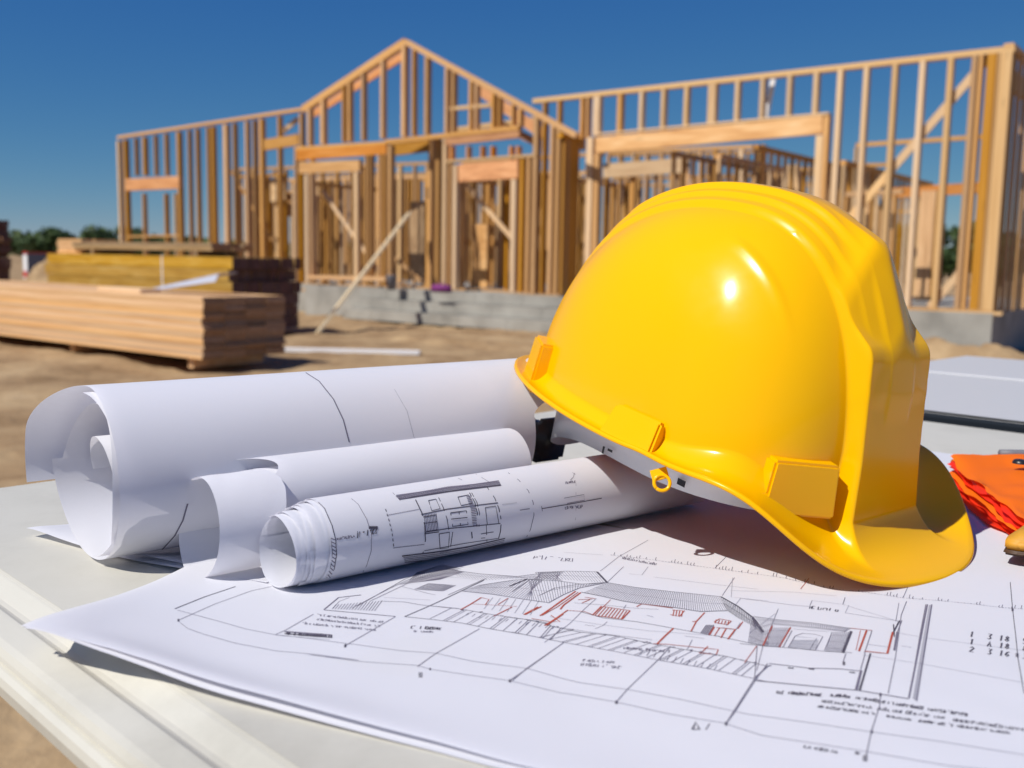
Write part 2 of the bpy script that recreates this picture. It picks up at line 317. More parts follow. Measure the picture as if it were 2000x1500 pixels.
# --- right wing
TRa, TRb = (1040, 197), (1982, 94)
along('top_plate', TRa, TRb, .085, d=.16, m=M_pale)
for px, w_ in ((1062, .05), (1091, .05), (1136, .06), (1147, .04)): up(px, lerp_y(TRa, TRb, px)+5, 292 if px < 1140 else 270, w=w_, m=M_stud)
up(1165, lerp_y(TRa, TRb, 1165)+5, 265, w=.15, m=M_pale, name='post')
for px, w_ in ((1210, .09), (1252, .075), (1295, .075), (1340, .075), (1391, .15), (1440, .075), (1489, .075), (1542, .075), (1594, .08)):
    up(px, lerp_y(TRa, TRb, px)+5, lerp_y((1163, 265), (1607, 224), px)+4, w=w_, m=M_pale if px != 1210 else M_stud, name='cripple_stud')
along('brace', (1510, 152), (1494, 238), .09, off=-.3, m=M_wpaint, d=.03)
along('header', (1163, 283), (1606, 243), .30, off=.012, m=M_plank, d=.12)
along('ceiling_plate', (1163, 262), (1618, 221), .035, off=.016, m=M_pale, d=.13)
up(1152, 268, 0, w=.14, base=True, name='post', m=M_pale); up(1165, 300, 0, off=.02, w=.11, base=True, name='trimmer_stud')
up(1601, 264, 0, off=.02, w=.13, base=True, m=M_pale, name='trimmer_stud'); up(1614, 225, 0, w=.09, base=True, name='post', m=M_stud)
for px, w_, m_ in ((1641, .085, M_pale), (1692, .08, M_pale), (1748, .08, M_pale), (1802, .085, M_pale), (1857, .08, M_pale), (1904, .08, M_stud), (1917, .05, M_stud), (1938, .13, M_ochre), (1952, .05, M_ochre)):
    up(px, lerp_y(TRa, TRb, px)+5, 0, w=w_, base=True, m=m_)
up(1966, 97, 0, w=.17, base=True, m=M_pale, name='post', d=.16)
along('brace', (1930, 112), (1742, 330), .13, off=-.142, m=M_pale, d=.04); along('brace', (1742, 330), (1660, 425), .13, off=-.142, m=M_pale, d=.04)
along('brace', (1886, 520), (1815, 600), .12, off=-.15, m=M_pale, d=.04)
along('sole_plate', (1600, 603), (1957, 613), .05, off=.004, m=M_pale)
# right return wall running back from the corner
for k in range(10):
    c_ = XY(CORNER) - NW*(.25+.45*k)
    beam('stud', Vector((c_.x, c_.y, FLOOR)), Vector((c_.x, c_.y, PW(1966, 97).z)), .14, .05, M_stud if k % 3 else M_ochre, H, -DW)
c_ = XY(CORNER)-NW*4.6; zt = PW(1966, 94).z+.03
beam('top_plate', Vector((CORNER.x, CORNER.y, zt)), Vector((c_.x, c_.y, zt)), .08, .14, M_stud, H, -DW)
beam('header', Vector((CORNER.x, CORNER.y, zt-.45)) + DW*.03-NW*.3, Vector((c_.x, c_.y, zt-.45))+DW*.03, .3, .1, M_pale, H, -DW)
# --- walls further in
def wall(off, pxa, pxb, ytop_a, ytop_b, step=.41, openings=(), m=M_stud, top=True, jit=.02, base=True, rr=None):
    a = XY(PW(pxa, 560, off)); b = XY(PW(pxb, 560, off)); za = PW(pxa, ytop_a, off).z; zb = PW(pxb, ytop_b, off).z; Ln = (b-a).length; d = (b-a)/Ln
    if top: beam('top_plate', Vector((a.x, a.y, za)), Vector((b.x, b.y, zb)), .08, .1, m, H)
    s = 0
    r_ = random.Random(rr or int(off*100)+pxa)
    while s < Ln:
        c = a+d*s; z = za+(zb-za)*s/Ln-.05
        m_ = r_.choice([m, m, M_ochre, M_pale])
        if not any(o0 < s/Ln < o1 for o0, o1 in openings):
            beam('stud', Vector((c.x, c.y, FLOOR)), Vector((c.x, c.y, z)), .045 if r_.random() < .7 else .10, .10, m_, H)
        s += step*(1+r_.uniform(-.25, .2))
wall(-2.6, 470, 860, 330, 318, .5, ((.28, .36),)); wall(-2.6, 900, 1170, 318, 300, .42)
wall(-4.9, 500, 1160, 352, 338, .40, ((.12, .19),))
wall(-2.9, 1175, 1335, 342, 322, .62, m=M_stud)
along('header', (1178, 334), (1338, 322), .32, off=-2.8, m=M_pale, d=.1)
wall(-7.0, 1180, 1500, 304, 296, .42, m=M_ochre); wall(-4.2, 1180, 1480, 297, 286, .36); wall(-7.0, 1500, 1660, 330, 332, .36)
wall(-3.4, 1655, 1925, 284, 266, 1.6, m=M_stud)
along('header', (1735, 377), (1922, 366), .2, off=-3.4, m=M_head, d=.1)
wall(-6.5, 1600, 1720, 325, 322, .5, m=M_stud); wall(-2.0, 1640, 1750, 380, 374, .42, m=M_stud)
along('blocking', (1738, 413), (1795, 413), .08, off=-6.3, m=M_pale, d=.1)
for px, w_ in ((1815, .3), (1836, .14)): up(px, 372, 0, off=-3.2, w=w_, base=True, m=M_stud, name='post')
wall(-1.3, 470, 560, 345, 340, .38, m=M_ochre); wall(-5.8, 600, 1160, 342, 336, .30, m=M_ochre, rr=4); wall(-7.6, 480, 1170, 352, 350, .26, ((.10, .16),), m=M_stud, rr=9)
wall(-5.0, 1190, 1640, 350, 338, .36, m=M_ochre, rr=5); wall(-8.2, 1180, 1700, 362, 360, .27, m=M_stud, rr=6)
for px_, w_, y_ in ((655, .5, 400), (720, .35, 395), (780, .45, 360), (905, .7, 385), (968, .5, 400), (1140, .5, 350), (1230, .6, 400), (1300, .5, 395), (1700, .45, 400)):
    a_ = PW(px_, y_, -6.4); beam('sheathing', Vector((a_.x, a_.y, FLOOR+.01)), a_, w_, .02, M_osb, H)
# receding interior walls (perpendicular to the front)
def recede(px, py, back0, back1, h=2.55, step=.4, m=M_stud):
    p0 = XY(PW(px, py))
    beam('top_plate', Vector((*(p0-NW*back0)[:2], FLOOR+h)), Vector((*(p0-NW*back1)[:2], FLOOR+h)), .09, .1, m, H, -DW)
    s = back0; r_ = random.Random(px)
    while s < back1:
        c = p0-NW*s; beam('stud', Vector((c.x, c.y, FLOOR)), Vector((c.x, c.y, FLOOR+h-.04)), .09, .05, r_.choice([m, M_ochre, M_pale]), H, -DW); s += step
recede(1290, 560, .4, 6.6, h=2.75); recede(1445, 560, .5, 7.5, h=2.8, step=.34); recede(1560, 560, 2.0, 8.0, h=2.6, step=.34); recede(1360, 560, .8, 5.0, h=2.7); recede(820, 560, .3, 4.5); recede(980, 560, .2, 5.0); recede(560, 560, .3, 4.0, step=.55); recede(440, 560, .5, 4.0, h=2.4, step=.7)
# sheets and loose boards inside
along('sheathing', (527, 372), (556, 368), .62, off=-1.2, m=M_pale, d=.02); along('sheathing', (548, 400), (572, 397), .7, off=-1.8, m=M_stud, d=.02)
along('sheathing', (800, 470), (836, 470), 1.9, off=-1.4, m=M_osb, d=.02); along('sheathing', (920, 500), (952, 500), 1.5, off=-1.7, m=M_stud, d=.02)
along('sheathing', (1320, 372), (1345, 370), .9, off=-3.4, m=M_stud, d=.02); along('sheathing', (1528, 345), (1556, 345), .5, off=-3.8, m=M_pale, d=.02)
along('brace', (628, 372), (760, 560), .075, off=G-.5, m=M_pale, d=.04)
along('brace', (908, 360), (1010, 478), .085, off=G-.4, m=M_pale, d=.04)
along('brace', (448, 330), (530, 470), .06, off=-.6, m=M_ochre, d=.04)
along('brace', (766, 500), (850, 575), .08, off=-.5, m=M_stud, d=.04)
along('brace', (770, 545), (825, 575), .07, off=-.3, m=M_stud, d=.04)
# long prop leaning from the ground against the gable wall
pt = PW(797, 415, G+.05); pbm = onz(617, 650, .0)
o = beam('leaning_prop', pbm, pt, .15, .05, M_prop, None); tag(o, 'long pale board propped from the ground against the gable wall', 'prop board')

# ============================================================ SMALL THINGS BY THE HOUSE
p = PW(765, 590, OFF1+.35); base = Vector((p.x, p.y, FLOOR))
def lathe(name, prof, n, mat_, parent=None, loc=(0, 0, 0), smooth=True):
    v = []; 
    for r_, z_ in prof:
        for k in range(n): a = 2*math.pi*k/n; v.append((loc[0]+r_*math.cos(a), loc[1]+r_*math.sin(a), loc[2]+z_))
    return mesh_obj(name, v, grid_faces(len(prof), n, True), mat_, parent, smooth)
bk = thing('bucket', 'grey bucket standing by the dark gable post on the porch edge', 'bucket', tuple(XY(p)+Vector((0, 0, FLOOR-.01))))
lathe('body', [(.001, 0), (.09, 0), (.12, .3), (.125, .32), (.115, .32), (.09, .02)], 20, M_gpaint, bk, (p.x, p.y, FLOOR-.01))
hv = [(p.x+.12*math.cos(a), p.y-.02, FLOOR+.3+.12*math.sin(a)) for a in np.linspace(0, math.pi, 12)]
def tube(name, pts, r, m_, parent=None, n=8):
    pts = [Vector(q) for q in pts]; v = []
    for i, q in enumerate(pts):
        t = (pts[min(i+1, len(pts)-1)]-pts[max(i-1, 0)]).normalized(); a = t.orthogonal().normalized() if i == 0 else (pa_ - t*pa_.dot(t)).normalized(); pa_ = a; c = t.cross(a)
        for k in range(n): an = 2*math.pi*k/n; v.append(q+(a*math.cos(an)+c*math.sin(an))*r)
    f = grid_faces(len(pts), n, True)+[tuple(range(n))[::-1], tuple(range((len(pts)-1)*n, len(pts)*n))]
    return mesh_obj(name, v, f, m_, parent, True)
tube('handle', hv, .006, M_black, bk)
p = PW(862, 588, OFF1+.45); cxy = XY(p)
bm = bmesh.new(); bmesh.ops.create_cube(bm, size=1)
for v in bm.verts: v.co = Vector((v.co.x*.5*(1-.2*(v.co.z > 0)), v.co.y*.22, v.co.z*.16+.08))
bmesh.ops.bevel(bm, geom=bm.edges[:], offset=.03, segments=3, affect='EDGES')
bmesh.ops.transform(bm, matrix=Matrix.Translation((cxy.x, cxy.y, FLOOR-.01))@Matrix.Rotation(angW, 4, 'Z'), verts=bm.verts)
tb = thing('tool_bag', 'purple tool bag lying on the porch slab in front of the doorway', 'bag', (cxy.x, cxy.y, FLOOR-.01)); bm_obj('body', bm, M_purple, tb, True)
tube('handle', [(cxy.x+DW.x*s_, cxy.y+DW.y*s_, FLOOR+.14+.07*math.sin(math.pi*(s_+.1)/.2)) for s_ in np.linspace(-.1, .1, 9)], .008, M_purple, tb)
a = onz(556, 682, .03); b_ = onz(820, 688, .03)
tag(beam('white_board', a+Vector((0, 0, .02)), b_+Vector((0, 0, .02)), .16, .05, M_wpaint, None, Vector((0, 0, 1))), 'long white board lying flat on the dirt left of the helmet', 'board')

# ============================================================ LUMBER STACKS
DB = -NW   # direction away along a stack's end face
def stack(name, label, corner, length, width, z0, rows, cols, rh, m, mend, jit=.03, parts='plank', group='lumber stacks by the house'):
    t = thing(name, label, 'lumber stack', (corner.x, corner.y, 0), group)
    cw = width/cols; r_ = random.Random(len(label))
    for i in range(rows):
        rj = r_.uniform(-jit, jit)*1.6
        for j in range(cols):
            e = rj + r_.uniform(-jit, jit); z = z0+rh*i+rh/2
            c = XY(corner) + DB*(cw*j+cw/2) + DW*e
            a = Vector((c.x, c.y, z)); b = a+DW*length
            o = beam(parts, a+NW*(cw/2), b+NW*(cw/2), rh*.95, cw*.985, m, t)
            q = a - DW*.006
            beam('board_end', q+NW*(cw/2-.002)+DB*0, q+DW*.012+NW*(cw/2-.002), rh*.955, cw*.97-.004, mend, t)
    return t
c1 = onz(397, 703, .13)
S1 = stack('lumber_stack', 'near stack of long pale planks on blocks, nearest the camera at left', c1, 7.8, 1.25, .13, 18, 4, .0415, M_plank, M_end, .016)
for s_, d_ in ((.42, .08), (3.2, .1)):
    q = XY(c1)+DW*s_; beam('bearer', Vector((q.x, q.y, .065))-DB*0+DB*d_, Vector((q.x, q.y, .065))+DB*1.15, .13, .11, M_plank, S1, DW)
# loose boards on top of the near stack
q = XY(onz(170, 560, .93)); tp = .13+9*.083
lb = beam('loose_board', Vector((q.x, q.y, tp+.05))+DB*.3, Vector((q.x, q.y, tp+.05))+DB*.3+DW*(-1.0), .3, .05, M_pale, None, Vector((0, 0, 1))); tag(lb, 'short pale board lying on top of the near plank stack', 'board')
fa = onz(285, 566, tp+.03)+DB*.05; fb = EYE+ray(428, 536)*(12.6)
ms = thing('metal_flashing', 'folded grey-blue sheet of metal flashing tilted up on the near plank stack', 'metal sheet', tuple(fa))
dirf = (fb-fa); side = DB*.28
v = [fa, fb, fb+side+Vector((0, 0, .02)), fa+side, fa+Vector((0, 0, .012)), fb+Vector((0, 0, .012)), fb+side+Vector((0, 0, .032)), fa+side+Vector((0, 0, .012))]
mesh_obj('sheet', v, [(0, 3, 2, 1), (4, 5, 6, 7), (0, 1, 5, 4), (1, 2, 6, 5), (2, 3, 7, 6), (3, 0, 4, 7)], M_steelsheet, ms)
v = [fa+NW*.004, fb+NW*.004, fb+Vector((0, 0, -.09))+NW*.05, fa+Vector((0, 0, -.02))+NW*.05]; v += [q_+NW*.01 for q_ in v]
mesh_obj('folded_flange', v, [(0, 3, 2, 1), (4, 5, 6, 7), (0, 1, 5, 4), (1, 2, 6, 5), (2, 3, 7, 6), (3, 0, 4, 7)], M_steelsheet, ms)
d_ = ray(450, 502); c2 = EYE+d_*(17.0/d_.dot(FW)); z2 = c2.z
S2 = stack('beam_stack', 'far stack of yellow laminated beams with dark purple-brown ends', c2, 6.1, 1.5, z2-1.26, 6, 10, .21, M_lvl, M_end2, .03)
for s_ in (.5, 2.8, 5.2):
    q = XY(c2)+DW*s_; beam('bearer', Vector((q.x, q.y, z2-1.3)), Vector((q.x, q.y, z2-1.3))+DB*1.5, .09, .1, M_brown, S2, DW)
beam('strap', Vector((*(XY(c2)+DW*2.0+NW*.004)[:2], z2-1.2)), Vector((*(XY(c2)+DW*2.0+NW*.004)[:2], z2)), .03, .003, M_wpaint, S2)
# brown planks lying across the beams
c3 = XY(c2)+DW*.75+DB*.15
S2b = stack('plank_bundle', 'small bundle of weathered brown planks on top of the yellow beams', c3, 4.6, .9, z2+.10, 2, 4, .07, M_brown, M_end, .06)
for s_ in (.5, 3.9):
    q = c3+DW*s_; beam('bearer', Vector((q.x, q.y, z2+.05)), Vector((q.x, q.y, z2+.05))+DB*.9, .095, .1, M_brown, S2b, DW)
c4 = XY(c2)+DW*5.1+DB*.2
stack('plank_bundle', 'short bundle of pale offcuts at the left end of the yellow beams', c4, .9, .8, z2+.003, 4, 3, .075, M_plank, M_plank, .05)
d_ = ray(-46, 428); c5 = EYE+d_*(19.0/d_.dot(FW))
stack('lumber_stack', 'tall dark brown lumber stack cut by the left edge of the photo', c5, 2.2, .62, .1, 18, 3, (c5.z-.1)/18, M_end, M_end2, .05)

# white cabinet far left
c6 = XY(onz(48, 552, 0)); cb = thing('site_cabinet', 'distant white cabinet with red stripe beyond the lumber at left', 'cabinet', tuple(c6))
quadbox('body', c6, -DW*.36, DB*1.4, -.05, 1.25, M_gpaint, cb)
quadbox('door', c6+NW*.03-DW*.01, -DW*.34, DB*.02, .05, 1.2, M_wpaint, cb)
quadbox('stripe', c6+NW*.05-DW*.03, -DW*.3, DB*.012, .25, .5, M_rpaint, cb)
quadbox('lid', c6-DW*-.02+NW*.02, -DW*.4, DB*1.44, 1.252, 1.32, M_rpaint, cb)

# ============================================================ TREES
def leaf_mesh(seed, n=2800):
    r_ = np.random.default_rng(seed); V = []; F = []
    lobes = [(r_.normal(0, .28), r_.normal(0, .28), r_.uniform(-.6, .35), r_.uniform(.25, .42)) for _ in range(15)]
    for k in range(n):
        l = lobes[r_.integers(len(lobes))]; u = r_.normal(size=3); u /= np.linalg.norm(u); c = np.array(l[:3])+u*l[3]*r_.uniform(.55, 1.08)*np.array([1, 1, .8])
        a = r_.normal(size=3); a /= np.linalg.norm(a); b = np.cross(a, u); b /= np.linalg.norm(b)+1e-6; s = r_.uniform(.035, .08)
        i = len(V); V += [c-a*s, c+b*s*.7, c+a*s, c-b*s*.7]; F.append((i, i+1, i+2, i+3))
    me = bpy.data.meshes.new('crown'); me.from_pydata([tuple(v) for v in V], [], F); me.materials.append(M_leaf); return me
LM = [leaf_mesh(s) for s in (1, 2, 3)]
def trunk_mesh():
    v = []; f = []; prof = [(.07, 0), (.05, .25), (.035, .5), (.012, .85)]
    for r_, z_ in prof:
        for k in range(8): a = math.pi*k/4; v.append((r_*math.cos(a)+.03*z_, r_*math.sin(a), z_))
    f = grid_faces(4, 8, True)
    for ang, z0 in ((.4, .35), (2.3, .42), (4.2, .48), (5.5, .55)):
        i = len(v)
        for q, rr_ in ((0, .025), (1, .008)):
            for k in range(5): a = 2*math.pi*k/5; v.append((q*.32*math.cos(ang)+rr_*math.cos(a), q*.32*math.sin(ang)+rr_*math.sin(a), z0+q*.3))
        for k in range(5): f.append((i+k, i+(k+1) % 5, i+5+(k+1) % 5, i+5+k))
    me = bpy.data.meshes.new('trunk'); me.from_pydata(v, [], f); me.materials.append(M_bark); return me
TM = trunk_mesh()
def tree(px, ytop, depth, wpx, label, k, grp):
    d = ray(px, 490); d = d*(depth/d.dot(FW)); x, y = d.x, d.y; hor = 505+.0175*(px-1000)
    h = 1.4+(hor-ytop)/FPX*depth; w = wpx/FPX*depth
    t = thing('broadleaf_tree', label, 'tree', (x, y, -.05), grp)
    tr = bpy.data.objects.new('trunk', TM); tr.parent = t; COL.objects.link(tr); tr.scale = (h*.7, h*.7, h*.9)
    cr = bpy.data.objects.new('crown', LM[k % 3]); cr.parent = t; COL.objects.link(cr); cr.location = (0, 0, h*.56); cr.scale = (w*.62, w*.62, h*.60); cr.rotation_euler[2] = k*1.3
TL_ = 'trees far behind the lumber'; TR_ = 'trees behind the right wing'
for k, a in enumerate([(-30, 432, 120, 90, 'dark tree at the left edge behind the tall brown lumber stack'), (48, 452, 130, 70, 'low dark tree right of the tall brown lumber stack'), (96, 430, 120, 92, 'round-topped dark tree between the left stack and the house'),
    (140, 460, 135, 70, 'lower tree in the dip between the two round-topped trees'), (182, 432, 150, 95, 'bluish dark tree just left of the house frame'), (226, 452, 150, 80, 'low tree at the left corner post of the house'),
    (270, 428, 140, 80, 'tree seen through the left window opening of the house'), (312, 450, 150, 70, 'low tree seen under the left header'), (362, 448, 150, 70, 'low tree seen between the studs right of the left window')]):
    tree(a[0], a[1], a[2], a[3], a[4], k, TL_)
for k, a in enumerate([(480, 470, 110, 120, 'low dark tree behind the left wing studs'), (640, 470, 110, 120, 'dark tree behind the gable window opening'), (1765, 412, 75, 110, 'tall tree seen between the studs just right of the helmet'), (1800, 452, 80, 90, 'lower tree behind the wide post of the right wing'), (1842, 476, 78, 80, 'low tree with sky above it in the right wing opening'),
    (1888, 405, 70, 110, 'tall dark tree behind the right corner of the house frame'), (1960, 430, 75, 90, 'dark tree hidden behind the corner post at right')]):
    tree(a[0], a[1], a[2], a[3], a[4], k+3, TR_)
# far wood along the horizon
V = []; F = []
for k in range(9000):
    az = rng.uniform(-1.0, 1.0); D = rng.uniform(260, 330); x = math.sin(az)*D; y = math.cos(az)*D; hh = 3.5+3.5*(vnoise(az*25, 3.3)+.5)+1.5*vnoise(az*90, 1)
    z = rng.uniform(0, 1)**.8*hh; s = rng.uniform(.6, 1.3); a = rng.normal(size=3); a /= np.linalg.norm(a); b = np.cross(a, rng.normal(size=3)); b /= np.linalg.norm(b); c = np.array([x, y, float(z)])
    i = len(V); V += [c-a*s, c+b*s, c+a*s, c-b*s]; F.append((i, i+1, i+2, i+3))
o = mesh_obj('distant_wood', V, F, M_leaf); tag(o, 'continuous dark band of distant woodland on the horizon', 'woodland', kind='stuff')

# ============================================================ TABLES
EU = Vector((1, -1, 0)).normalized(); EV = Vector((1, 1, 0)).normalized()
def UV(u, v, z): p = EU*u+EV*v; return Vector((p.x, p.y, z))
def extr(name, prof, u0, u1, m_, parent, smooth=False, nseg=2):
    """profile (v,z) swept along u"""
    us = np.linspace(u0, u1, nseg); v = []
    for u in us:
        for q in prof: v.append(UV(u, q[0], q[1]))
    n = len(prof); f = []
    for i in range(nseg-1):
        for j in range(n-1): f.append((i*n+j, i*n+j+1, (i+1)*n+j+1, (i+1)*n+j))
    f.append(tuple(range(n))); f.append(tuple(range((nseg-1)*n, nseg*n))[::-1])
    return mesh_obj(name, v, f, m_, parent, smooth)
tb1 = thing('folding_table', 'off-white plastic table with moulded ridged rim under the blueprints', 'table', tuple(UV(.2, .7, 0)))
z = TZ
extr('tabletop', [(.183, z-.0005), (.183, z-.03), (1.158, z-.03), (1.158, z-.001), (1.156, z), (.1842, z)], -.80, 1.3, M_table, tb1)
rim = [(.1850, z-.00003), (.1815, z-.0012), (.1775, z-.0035), (.173, z-.0062), (.1705, z-.0068), (.1685, z-.0062), (.167, z-.0048), (.1655, z-.0042), (.1635, z-.0045), (.1545, z-.0062), (.1515, z-.0075), (.1498, z-.0105), (.1492, z-.0125), (.1508, z-.0132), (.1508, z-.0142), (.1485, z-.0148), (.1462, z-.0165), (.1452, z-.020), (.1462, z-.026), (.150, z-.029), (.183, z-.0295)]
extr('moulded_rim', rim, -.80, 1.3, M_table, tb1)
for u, v_ in ((-.62, .62), (-.6, 1.05), (1.2, .62), (1.2, 1.05)): tube('leg', [UV(u, v_, 0), UV(u*.97, v_, TZ-.03)], .014, M_metal, tb1)
tb2 = thing('second_table', 'grey-topped table with dark edging beyond the white table', 'table', tuple(UV(.2, 1.6, 0)))
z2_ = TZ+.010
extr('tabletop', [(1.176, z2_-.002), (1.176, z2_-.03), (1.97, z2_-.03), (1.97, z2_-.002), (1.968, z2_), (1.178, z2_)], -.735, 1.4, M_table2, tb2)
extr('edging', [(1.176, z2_-.0025), (1.172, z2_-.003), (1.170, z2_-.006), (1.170, z2_-.026), (1.176, z2_-.03)], -.735, 1.4, M_rubber, tb2)
extr('seam_strip', [(1.60, z2_+.0005), (1.60, z2_+.002), (1.606, z2_+.002), (1.606, z2_+.0005)], -.735, 1.4, M_white_pl, tb2)
for u, v_ in ((-.65, 1.25), (-.65, 1.9), (1.2, 1.25), (1.2, 1.9)): tube('leg', [UV(u, v_, 0), UV(u, v_, TZ-.02)], .014, M_metal, tb2)

# ============================================================ PAPERS
def sheet(name, A, B, D_, zfun, nu=90, nv=60, parent=None, thick=.00025, label=None):
    """A corner, B the corner along the short side, D_ along the long side"""
    s = np.linspace(0, 1, nu); t = np.linspace(0, 1, nv); Sx, Tt = np.meshgrid(s, t)
    x = A.x+(D_.x-A.x)*Sx+(B.x-A.x)*Tt; y = A.y+(D_.y-A.y)*Sx+(B.y-A.y)*Tt
    dx, dy, zz = zfun(Sx, Tt, x, y)
    V = np.stack([x+dx, y+dy, zz], -1).reshape(-1, 3)
    return mesh_obj(name, V, [q[::-1] for q in grid_faces(nv, nu)][::1] if False else grid_faces(nv, nu), M_paper, parent, True)
PA = T(40, 1272); PB = Vector((-.12, .738, TZ)); long_dir = (T(1000, 1500)-PA); long_dir.z = 0; long_dir.normalize()
PD = PA+long_dir*.66
def zmain(S_, T_, x, y, base=.0018, seed=0, off=(0, 0)):
    tip = np.exp(-((S_/.085)**2+(T_/.16)**2))*.009
    near = np.exp(-(T_/.05)**2)*(.003+.0025*np.sin(S_*9+1+seed))*np.clip(S_*12, 0, 1)
    left = np.exp(-(S_/.03)**2)*.0015
    calm = 1-.8*sst(x, .02, .14)*sst(y, .40, .50); wv = (.0009*vnoise(x*14+seed, y*14)+.0007*np.sin(S_*11+T_*3+seed)+.0006*vnoise(x*40, y*40))*calm
    return (.0016*vnoise(x*40+3, y*40)+off[0], .0016*vnoise(x*40, y*40+7)+off[1], TZ+base+tip+near+left+wv)
BP = thing('blueprint', 'large white architectural blueprint of a house elevation spread flat under the helmet', 'blueprint', tuple(PA))
bsheet = sheet('paper_sheet', PA, PB, PD, lambda a, b, x, y: zmain(a, b, x, y), 160, 90, BP)
BP2 = sheet('paper_sheet', PA+Vector((.003, -.002, 0)), PB, PD+Vector((-.002, -.004, 0)), lambda a, b, x, y: zmain(a, b, x, y, .0010, .8, (0, -.0012)), 100, 60)
tag(BP2, 'blank sheet lying directly under the large blueprint', 'paper sheet')
# sheet behind, reaching right
q0 = T(1120, 1010); q1 = T(1560, 846); q2 = T(2330, 1300)
sh2 = sheet('paper_sheet', q0, q1, q2, lambda a, b, x, y: (0*a, 0*a, TZ+.0006+.0003*vnoise(x*12, y*12)+.0002*np.sin(a*9)), 70, 50); tag(sh2, 'wide blank white sheet under the helmet and the orange vest', 'paper sheet')
# sheets under the big roll
q0 = T(52, 1050); q2 = T(352, 1122); q1 = T(420, 1000)
sh3 = sheet('paper_sheet', q0, T(360, 985), T(352, 1119), lambda a, b, x, y: (0*a, 0*a, TZ+.0022+.004*np.exp(-(b/.2)**2)*np.exp(-(a/.2)**2)+.001*np.sin(a*7)), 50, 40); tag(sh3, 'loose sheet poking out with a pointed corner under the big roll', 'paper sheet')
sh4 = sheet('paper_sheet', T(262, 1095), T(470, 1030), T(520, 1150), lambda a, b, x, y: (0*a, 0*a, TZ+.0008+.003*np.exp(-(b/.15)**2)+.0008*np.sin(a*6)), 40, 30); tag(sh4, 'small shaded sheet between the big roll and the blueprint corner', 'paper sheet')

# rolls -----------------------------------------------------------
RD = (T(1370, 985)-T(590, 1150)); RD.z = 0; RD.normalize(); RN = Vector((RD.y, -RD.x, 0))   # RN points to the viewer side
def roll(name, foot, a0, a1, rad, cenoff, e0, e1, parent, na=160, nl=40, wob=.0, smooth=True, m_=None):
    """surface swept from angle a0 to a1 (deg; 0 = viewer side, 90 = top); functions of f in 0..1"""
    f = np.linspace(0, 1, na); l = np.linspace(0, 1, nl); Fx, Lx = np.meshgrid(f, l)
    an = np.radians(a0+(a1-a0)*Fx); r_ = rad(Fx); cn, ch = cenoff(Fx); E0 = e0(Fx); E1 = e1(Fx)
    ax = E0+(E1-E0)*Lx
    r_ = r_*(1+wob*vnoise(Fx*9+Lx*2, Lx*3+4))
    nn = cn+r_*np.cos(an); hh = ch+r_*np.sin(an)
    V = np.stack([foot.x+RD.x*ax+RN.x*nn, foot.y+RD.y*ax+RN.y*nn, TZ+hh+0*ax], -1).reshape(-1, 3)
    return mesh_obj(name, V, grid_faces(nl, na), m_ or M_paper, parent, smooth)
K = lambda c: (lambda f: c+0*f)
def foot_nt(n_, t_): p_ = RN*n_+RD*t_; return Vector((p_.x, p_.y, TZ))
# big roll
R1f = T(196, 1092); R1 = thing('paper_roll', 'big loose roll of white paper with wide open end at left, behind the others', 'paper roll', tuple(R1f), 'rolled drawings on the table')
r1 = .0515
big = roll('outer_sheet', R1f, 197, -186, lambda f: r1-.004*f-.0012*np.sin(f*9), lambda f: (-.004*0*f+.004*f, .0555-.006*f), lambda f: -.004-.023*(1-sst(f, .10, .30))-.010*np.clip(f-.70, 0, 1)/.30, lambda f: .350-.060*sst(f, .38, .47), R1, wob=.012)
roll('inner_sheet', R1f, -186, -430, lambda f: r1-.005-.006*f, lambda f: (.004+.002*f, .0495-.002*f), lambda f: -.008+.010*f+.006*np.sin(f*6), K(.262), R1, wob=.03)
roll('inner_flap', R1f, -60, -215, lambda f: .036-.004*f, lambda f: (.006+0*f, .041+0*f), lambda f: .006+.018*f, K(.25), R1, wob=.02)
roll('inner_flap', R1f, 172, -38, lambda f: .031-.003*f, lambda f: (-.006+0*f, .0425+0*f), lambda f: .002+.006*(1-f)-.004*np.sin(f*4), K(.25), R1, wob=.03)
roll('second_layer', R1f, 88, -75, lambda f: r1-.0036+0*f, lambda f: (.0015+0*f, .0522+0*f), lambda f: -.0045+.006*np.sin(f*3.1)-.003, K(.262), R1, wob=.006)
# medium roll
tl = EYE+ray(584, 886)*1; 
def foot_from_top(px, py, r_):
    p = onz(px, py, TZ+2*r_); return Vector((p.x, p.y, TZ))
R2r = .024; R2f = foot_nt(-.535, .238); R2 = thing('paper_roll', 'middle roll of blank white paper with a curled flap at its open left end', 'paper roll', tuple(R2f), 'rolled drawings on the table')
mid = roll('outer_sheet', R2f, 190, -195, lambda f: R2r-.002*f+.0005*np.sin(f*12), lambda f: (0*f, .0390-.001*f), lambda f: -.012+.022*np.exp(-((f-.32)/.10)**2)+.01*f, K(.194), R2, wob=.02)
roll('inner_sheet', R2f, -195, -420, lambda f: R2r-.004-.004*f, lambda f: (.001+0*f, .0375-0*f), lambda f: .0+.004*np.sin(f*5), K(.190), R2, wob=.03)
R2a = foot_nt(-.528, .200)
roll('curled_flap', R2a, 250, -88, lambda f: .0285-.001*np.sin(f*3), lambda f: (0*f, .0295+0*f), lambda f: .0+.004*np.sin(f*4)+.006*f, lambda f: .030+.018*np.clip((f-.25)/.3, 0, 1)-.012*np.clip((f-.6)/.3, 0, 1)+.02*np.clip(.3-f, 0, 1)/.3, R2, wob=.02)
